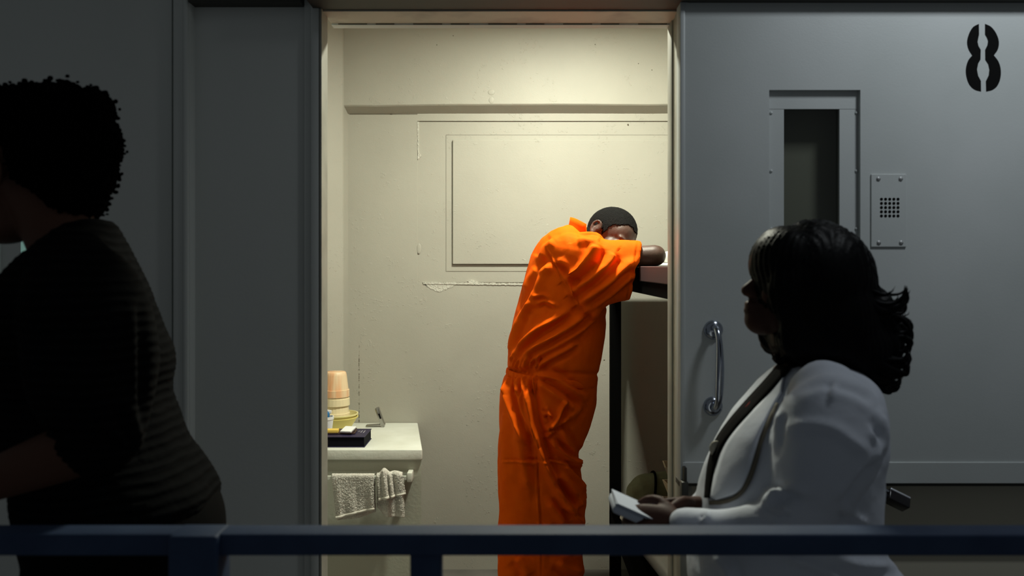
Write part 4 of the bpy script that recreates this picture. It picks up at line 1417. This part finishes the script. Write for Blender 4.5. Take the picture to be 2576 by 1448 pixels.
# ------------------------------------------------------------------ the person in black
DL = 1.70
fL, uL = (-.985, .03, -.17), (-.17, 0, .985)
HL = Hm(P(38, 444, DL), fL, uL, 1.05)
parts = head_geo(HL)
parts.append(ell(HL @ Vector((.035, 0, -.085)), (.060, .056, .040), 18))
parts.append(capsule([P(185, 640, DL), P(132, 545, DL), HL @ Vector((-.03, 0, -.02))], [.075, .066, .060], 22))
parts.append(body_tube(DL, [(110, 625, 260, 590, .09, 0), (40, 720, 320, 680, .16, 0), (0, 850, 380, 850, .17, 0), (10, 1000, 390, 1000, .16, 0), (60, 1200, 470, 1200, .17, 0), (80, 1330, 500, 1330, .16, 0)]))
shL = [P(205, 760, DL + .14 * s) for s in (-1, 1)]
elL = [P(236, 1112, 1.50), P(240, 1100, 1.90)]
wrL = [P(-95, 1235, 1.50), P(-60, 1215, 1.95)]
for a, b_, c in zip(shL, elL, wrL):
    parts.append(capsule([a, a.lerp(b_, .5), b_], [.055, .052, .046], 18))
    parts.append(capsule([b_, b_.lerp(c, .35), c], [.050, .047, .032], 18))
hipL = P(300, 1340, DL)
FEETL = ((-.30, -.10), (.16, .10))
for fxw, fyw in FEETL:
    hp = hipL + Vector((0, fyw, 0))
    ak = Vector((hipL.x + fxw, DL + fyw, .09))
    kn = hp.lerp(ak, .5) + Vector((-.05, 0, .02))
    parts.append(capsule([hp, hp.lerp(kn, .5), kn, kn.lerp(ak, .4), ak], [.10, .088, .06, .055, .038], 16))
    parts.append(capsule([ak + Vector((.02, 0, -.03)), ak + Vector((-.15, 0, -.055))], [.034, .028], 14))
parts += hand_geo(frame(wrL[0], (-1, 0, -.3), (0, .9, .3)), (.3, .35, .4, .45), .3, 1)
parts += hand_geo(frame(wrL[1], (-1, 0, -.3), (0, -.9, .3)), (.3, .35, .4, .45), .3, -1)
LV, LN, LF = remesh(join(*parts), .0045, 5)
lft = obj('person', (LV.tolist(), LF), M_SKIN_C, None, True)
tag(lft, 'person with cropped curly black hair and black ribbed sweater hurrying left', 'person')
eyes(HL, lft, M_EYE)
# curly crop: clumpy mass round the back of the head
gs = [ell(P(148, 372, DL), (.118, .112, .118), 30), ell(P(70, 330, DL), (.105, .105, .092), 26), ell(P(205, 415, DL), (.060, .085, .085), 22), ell(P(190, 480, DL), (.060, .075, .062), 22),
      ell(P(20, 290, DL), (.075, .09, .055), 20), ell(P(175, 270, DL), (.060, .08, .045), 18), ell(P(222, 268, DL), (.040, .075, .036), 18), ell(P(118, 246, DL), (.05, .07, .022), 16)]
cv, cn, cf = remesh(join(*gs), .0052, 8)
cell_ = []
for v in cv:
    p = Vector(v) * 62
    d1_ = noise.voronoi(p)[0][0]
    cell_.append(.5 - d1_)
cv = cv + cn * (.0085 * np.array(cell_) + .009 * noise_field(cv, 22, 3))[:, None]
# keep the ear and cheek free
Lc = Linv(HL, cv)
keepc = ~((Lc[:, 0] > -.034 + .25 * np.clip(Lc[:, 2], -1, 0)) & (Lc[:, 2] < .040))
used, cf2 = subset(cv, cf, keepc)
kn_ = []
rnd = random.Random(9)
for i in rnd.sample(used, 900):
    r_ = rnd.uniform(.0028, .0062)
    kn_.append(ell(Vector(cv[i]) + Vector(cn[i]) * rnd.uniform(0, .007), (r_, r_ * rnd.uniform(.6, 1), r_ * rnd.uniform(.6, 1)), 8))
ho = obj('hair', join((cv[used].tolist(), cf2), *kn_), M_HAIR_B, lft, True, label='cropped curly black hair')
md = ho.modifiers.new('t', 'SOLIDIFY')
md.thickness = .004
# sweater
tor = [(128, 600, 262, 545, .075, 0), (95, 640, 285, 548, .10, 0), (40, 692, 312, 580, .16, 0), (-20, 742, 348, 650, .20, 0), (-55, 780, 384, 728, .21, 0), (-70, 860, 414, 815, .21, 0), (-65, 940, 441, 895, .205, 0),
       (-45, 1010, 433, 985, .20, 0), (-25, 1070, 452, 1045, .20, 0), (0, 1130, 480, 1118, .205, 0), (15, 1180, 522, 1182, .21, 0), (20, 1230, 554, 1238, .215, 0), (24, 1268, 556, 1268, .215, 0)]
gs = [body_tube(DL, tor, 56, 2.3)]
gs.append(tube_px(DL, [(175, 690, .085, .05), (205, 760, .108, .02), (228, 880, .112, -.005), (240, 1000, .100, -.02), (250, 1075, .080, -.025), (232, 1105, .068, -.025), (214, 1108, .058, -.025)], -.175))
gs.append(tube_px(DL, [(175, 690, .085, -.05), (215, 780, .105, -.02), (235, 960, .100, .02), (250, 1090, .080, .03), (170, 1120, .060, .03)], .175))
SV, SN, SF = remesh(join(*gs), .0062, 7)
px = img(SV)
fl = [([(100, 1086), (150, 1100), (196, 1118)], 8, .006, 1), ([(300, 1000), (330, 1060), (350, 1130)], 14, .008, 1), ([(355, 760), (362, 900), (358, 1060)], 16, -.012, 1), ([(250, 1075), (290, 1090), (320, 1120)], 10, .007, 1)]
SV2 = SV + SN * ((fold_field(px, fl) * np.clip(.3 - SN[:, 1], 0, .5) * 2) + .004 * noise_field(SV, 8) + .0009 * np.sin(SV[:, 2] * 2 * PI / .0105))[:, None]
swt = obj('sweater', (SV2.tolist(), SF), M_SWEATER, lft, True, label='black ribbed sweater')
# trousers
gs = [body_tube(DL, [(40, 1235, 540, 1235, .20, 0), (34, 1280, 560, 1280, .21, 0), (40, 1340, 570, 1340, .21, 0), (80, 1440, 560, 1440, .19, 0), (150, 1520, 500, 1520, .12, 0)], 44)]
for fxw, fyw in FEETL:
    hp = hipL + Vector((0, fyw, -.06))
    ak = Vector((hipL.x + fxw, DL + fyw, .07))
    kn = hp.lerp(ak, .5) + Vector((-.05, 0, .02))
    gs.append(capsule([hp, hp.lerp(kn, .5), kn, kn.lerp(ak, .5), ak], [.125, .115, .088, .08, .07], 20))
tv, tn, tf = remesh(join(*gs), .009, 5)
obj('trousers', (tv.tolist(), tf), M_TROUSER, lft, True, label='black trousers')
for fxw, fyw in FEETL:
    c = Vector((hipL.x + fxw, DL + fyw, 0))
    obj('shoe', loft([ring(c + Vector((-x, 0, h_ / 2)), Vector((0, wd, 0)), Vector((0, 0, h_ / 2)), 18, 2.6) for x, wd, h_ in ((-.09, .025, .06), (-.07, .036, .09), (0, .042, .10), (.08, .046, .07), (.17, .042, .05), (.21, .016, .03))]), M_SHOE, lft, True)

# ------------------------------------------------------------------ padlock hanging at the door's foot
PD = 2.31
pl = thing('padlock', P(2255, 1260, PD), 'black padlock with bright steel edges sticking out behind the white blazer', 'padlock')
c = P(2255, 1257, PD)
Rl = Matrix.Translation(c) @ Matrix.Rotation(math.radians(26), 4, 'Y') @ Matrix.Rotation(math.radians(-38), 4, 'X')
lb = obj('lock_body', xf(box(-.031, .031, -.017, .017, -.016, .016, .0035, 3), Rl), mat('black_lacquer', (.012, .011, .013), .22), pl, True, autos=40)
obj('steel_edge', xf(box(-.030, .030, -.0190, -.0130, .0110, .0170, .0025, 3), Rl), mat('bright_steel', (.9, .92, .98), .38, .7), lb, True, autos=40, label='bright steel edge')
obj('lettering', xf(join(*[box(-.012 + .0045 * k, -.009 + .0045 * k, -.006, .0025 + .003 * (k % 2), .0159, .0164) for k in range(3)]), Rl), M_GILT, lb, label='small pale stamped marks')
obj('shackle', xf(tube([(-.029, -.010, .006), (-.050, -.010, .006), (-.060, -.006, .006), (-.062, .0, .006), (-.060, .006, .006), (-.050, .010, .006), (-.029, .010, .006)], .0042, 12, 4), Rl), M_CHROME, pl, True, label='steel shackle')
obj('hasp_plate', box(P(2200, 0, PD).x, P(2233, 0, PD).x, PD + .012, PD + .09, P(0, 1262, PD).z, P(0, 1236, PD).z, .002), M_SCREW, pl, True, autos=40, label='steel hasp plate on the wall')

# ------------------------------------------------------------------ railing in the foreground
rl = thing('railing', (0, 1.335, 0), 'dark navy painted steel railing across the foreground of the walkway', 'railing')
rz = EYE - (1344 - 668) * 1.31 / F
obj('top_rail', box(-2.2, 2.3, 1.31, 1.362, rz - .033, rz, .004, 3), M_RAIL, rl, True, autos=40)
pz = rz + .0012
obj('post', box((421 - 1288) * 1.296 / F, (545 - 1288) * 1.296 / F, 1.296, 1.3615, 0, pz, .005, 3), M_RAIL, rl, True, autos=40)
bal0 = (1031 - 1288) * 1.315 / F
for k in (-5, -4, 0, 4, 5):
    pass
obj('baluster', box(bal0, (1109 - 1288) * 1.315 / F, 1.315, 1.357, .10, rz - .03, .004, 3), M_RAIL, rl, True, autos=40)
obj('bottom_rail', box(-2.2, 2.3, 1.315, 1.357, .08, .12, .004, 3), M_RAIL, rl, True, autos=40)
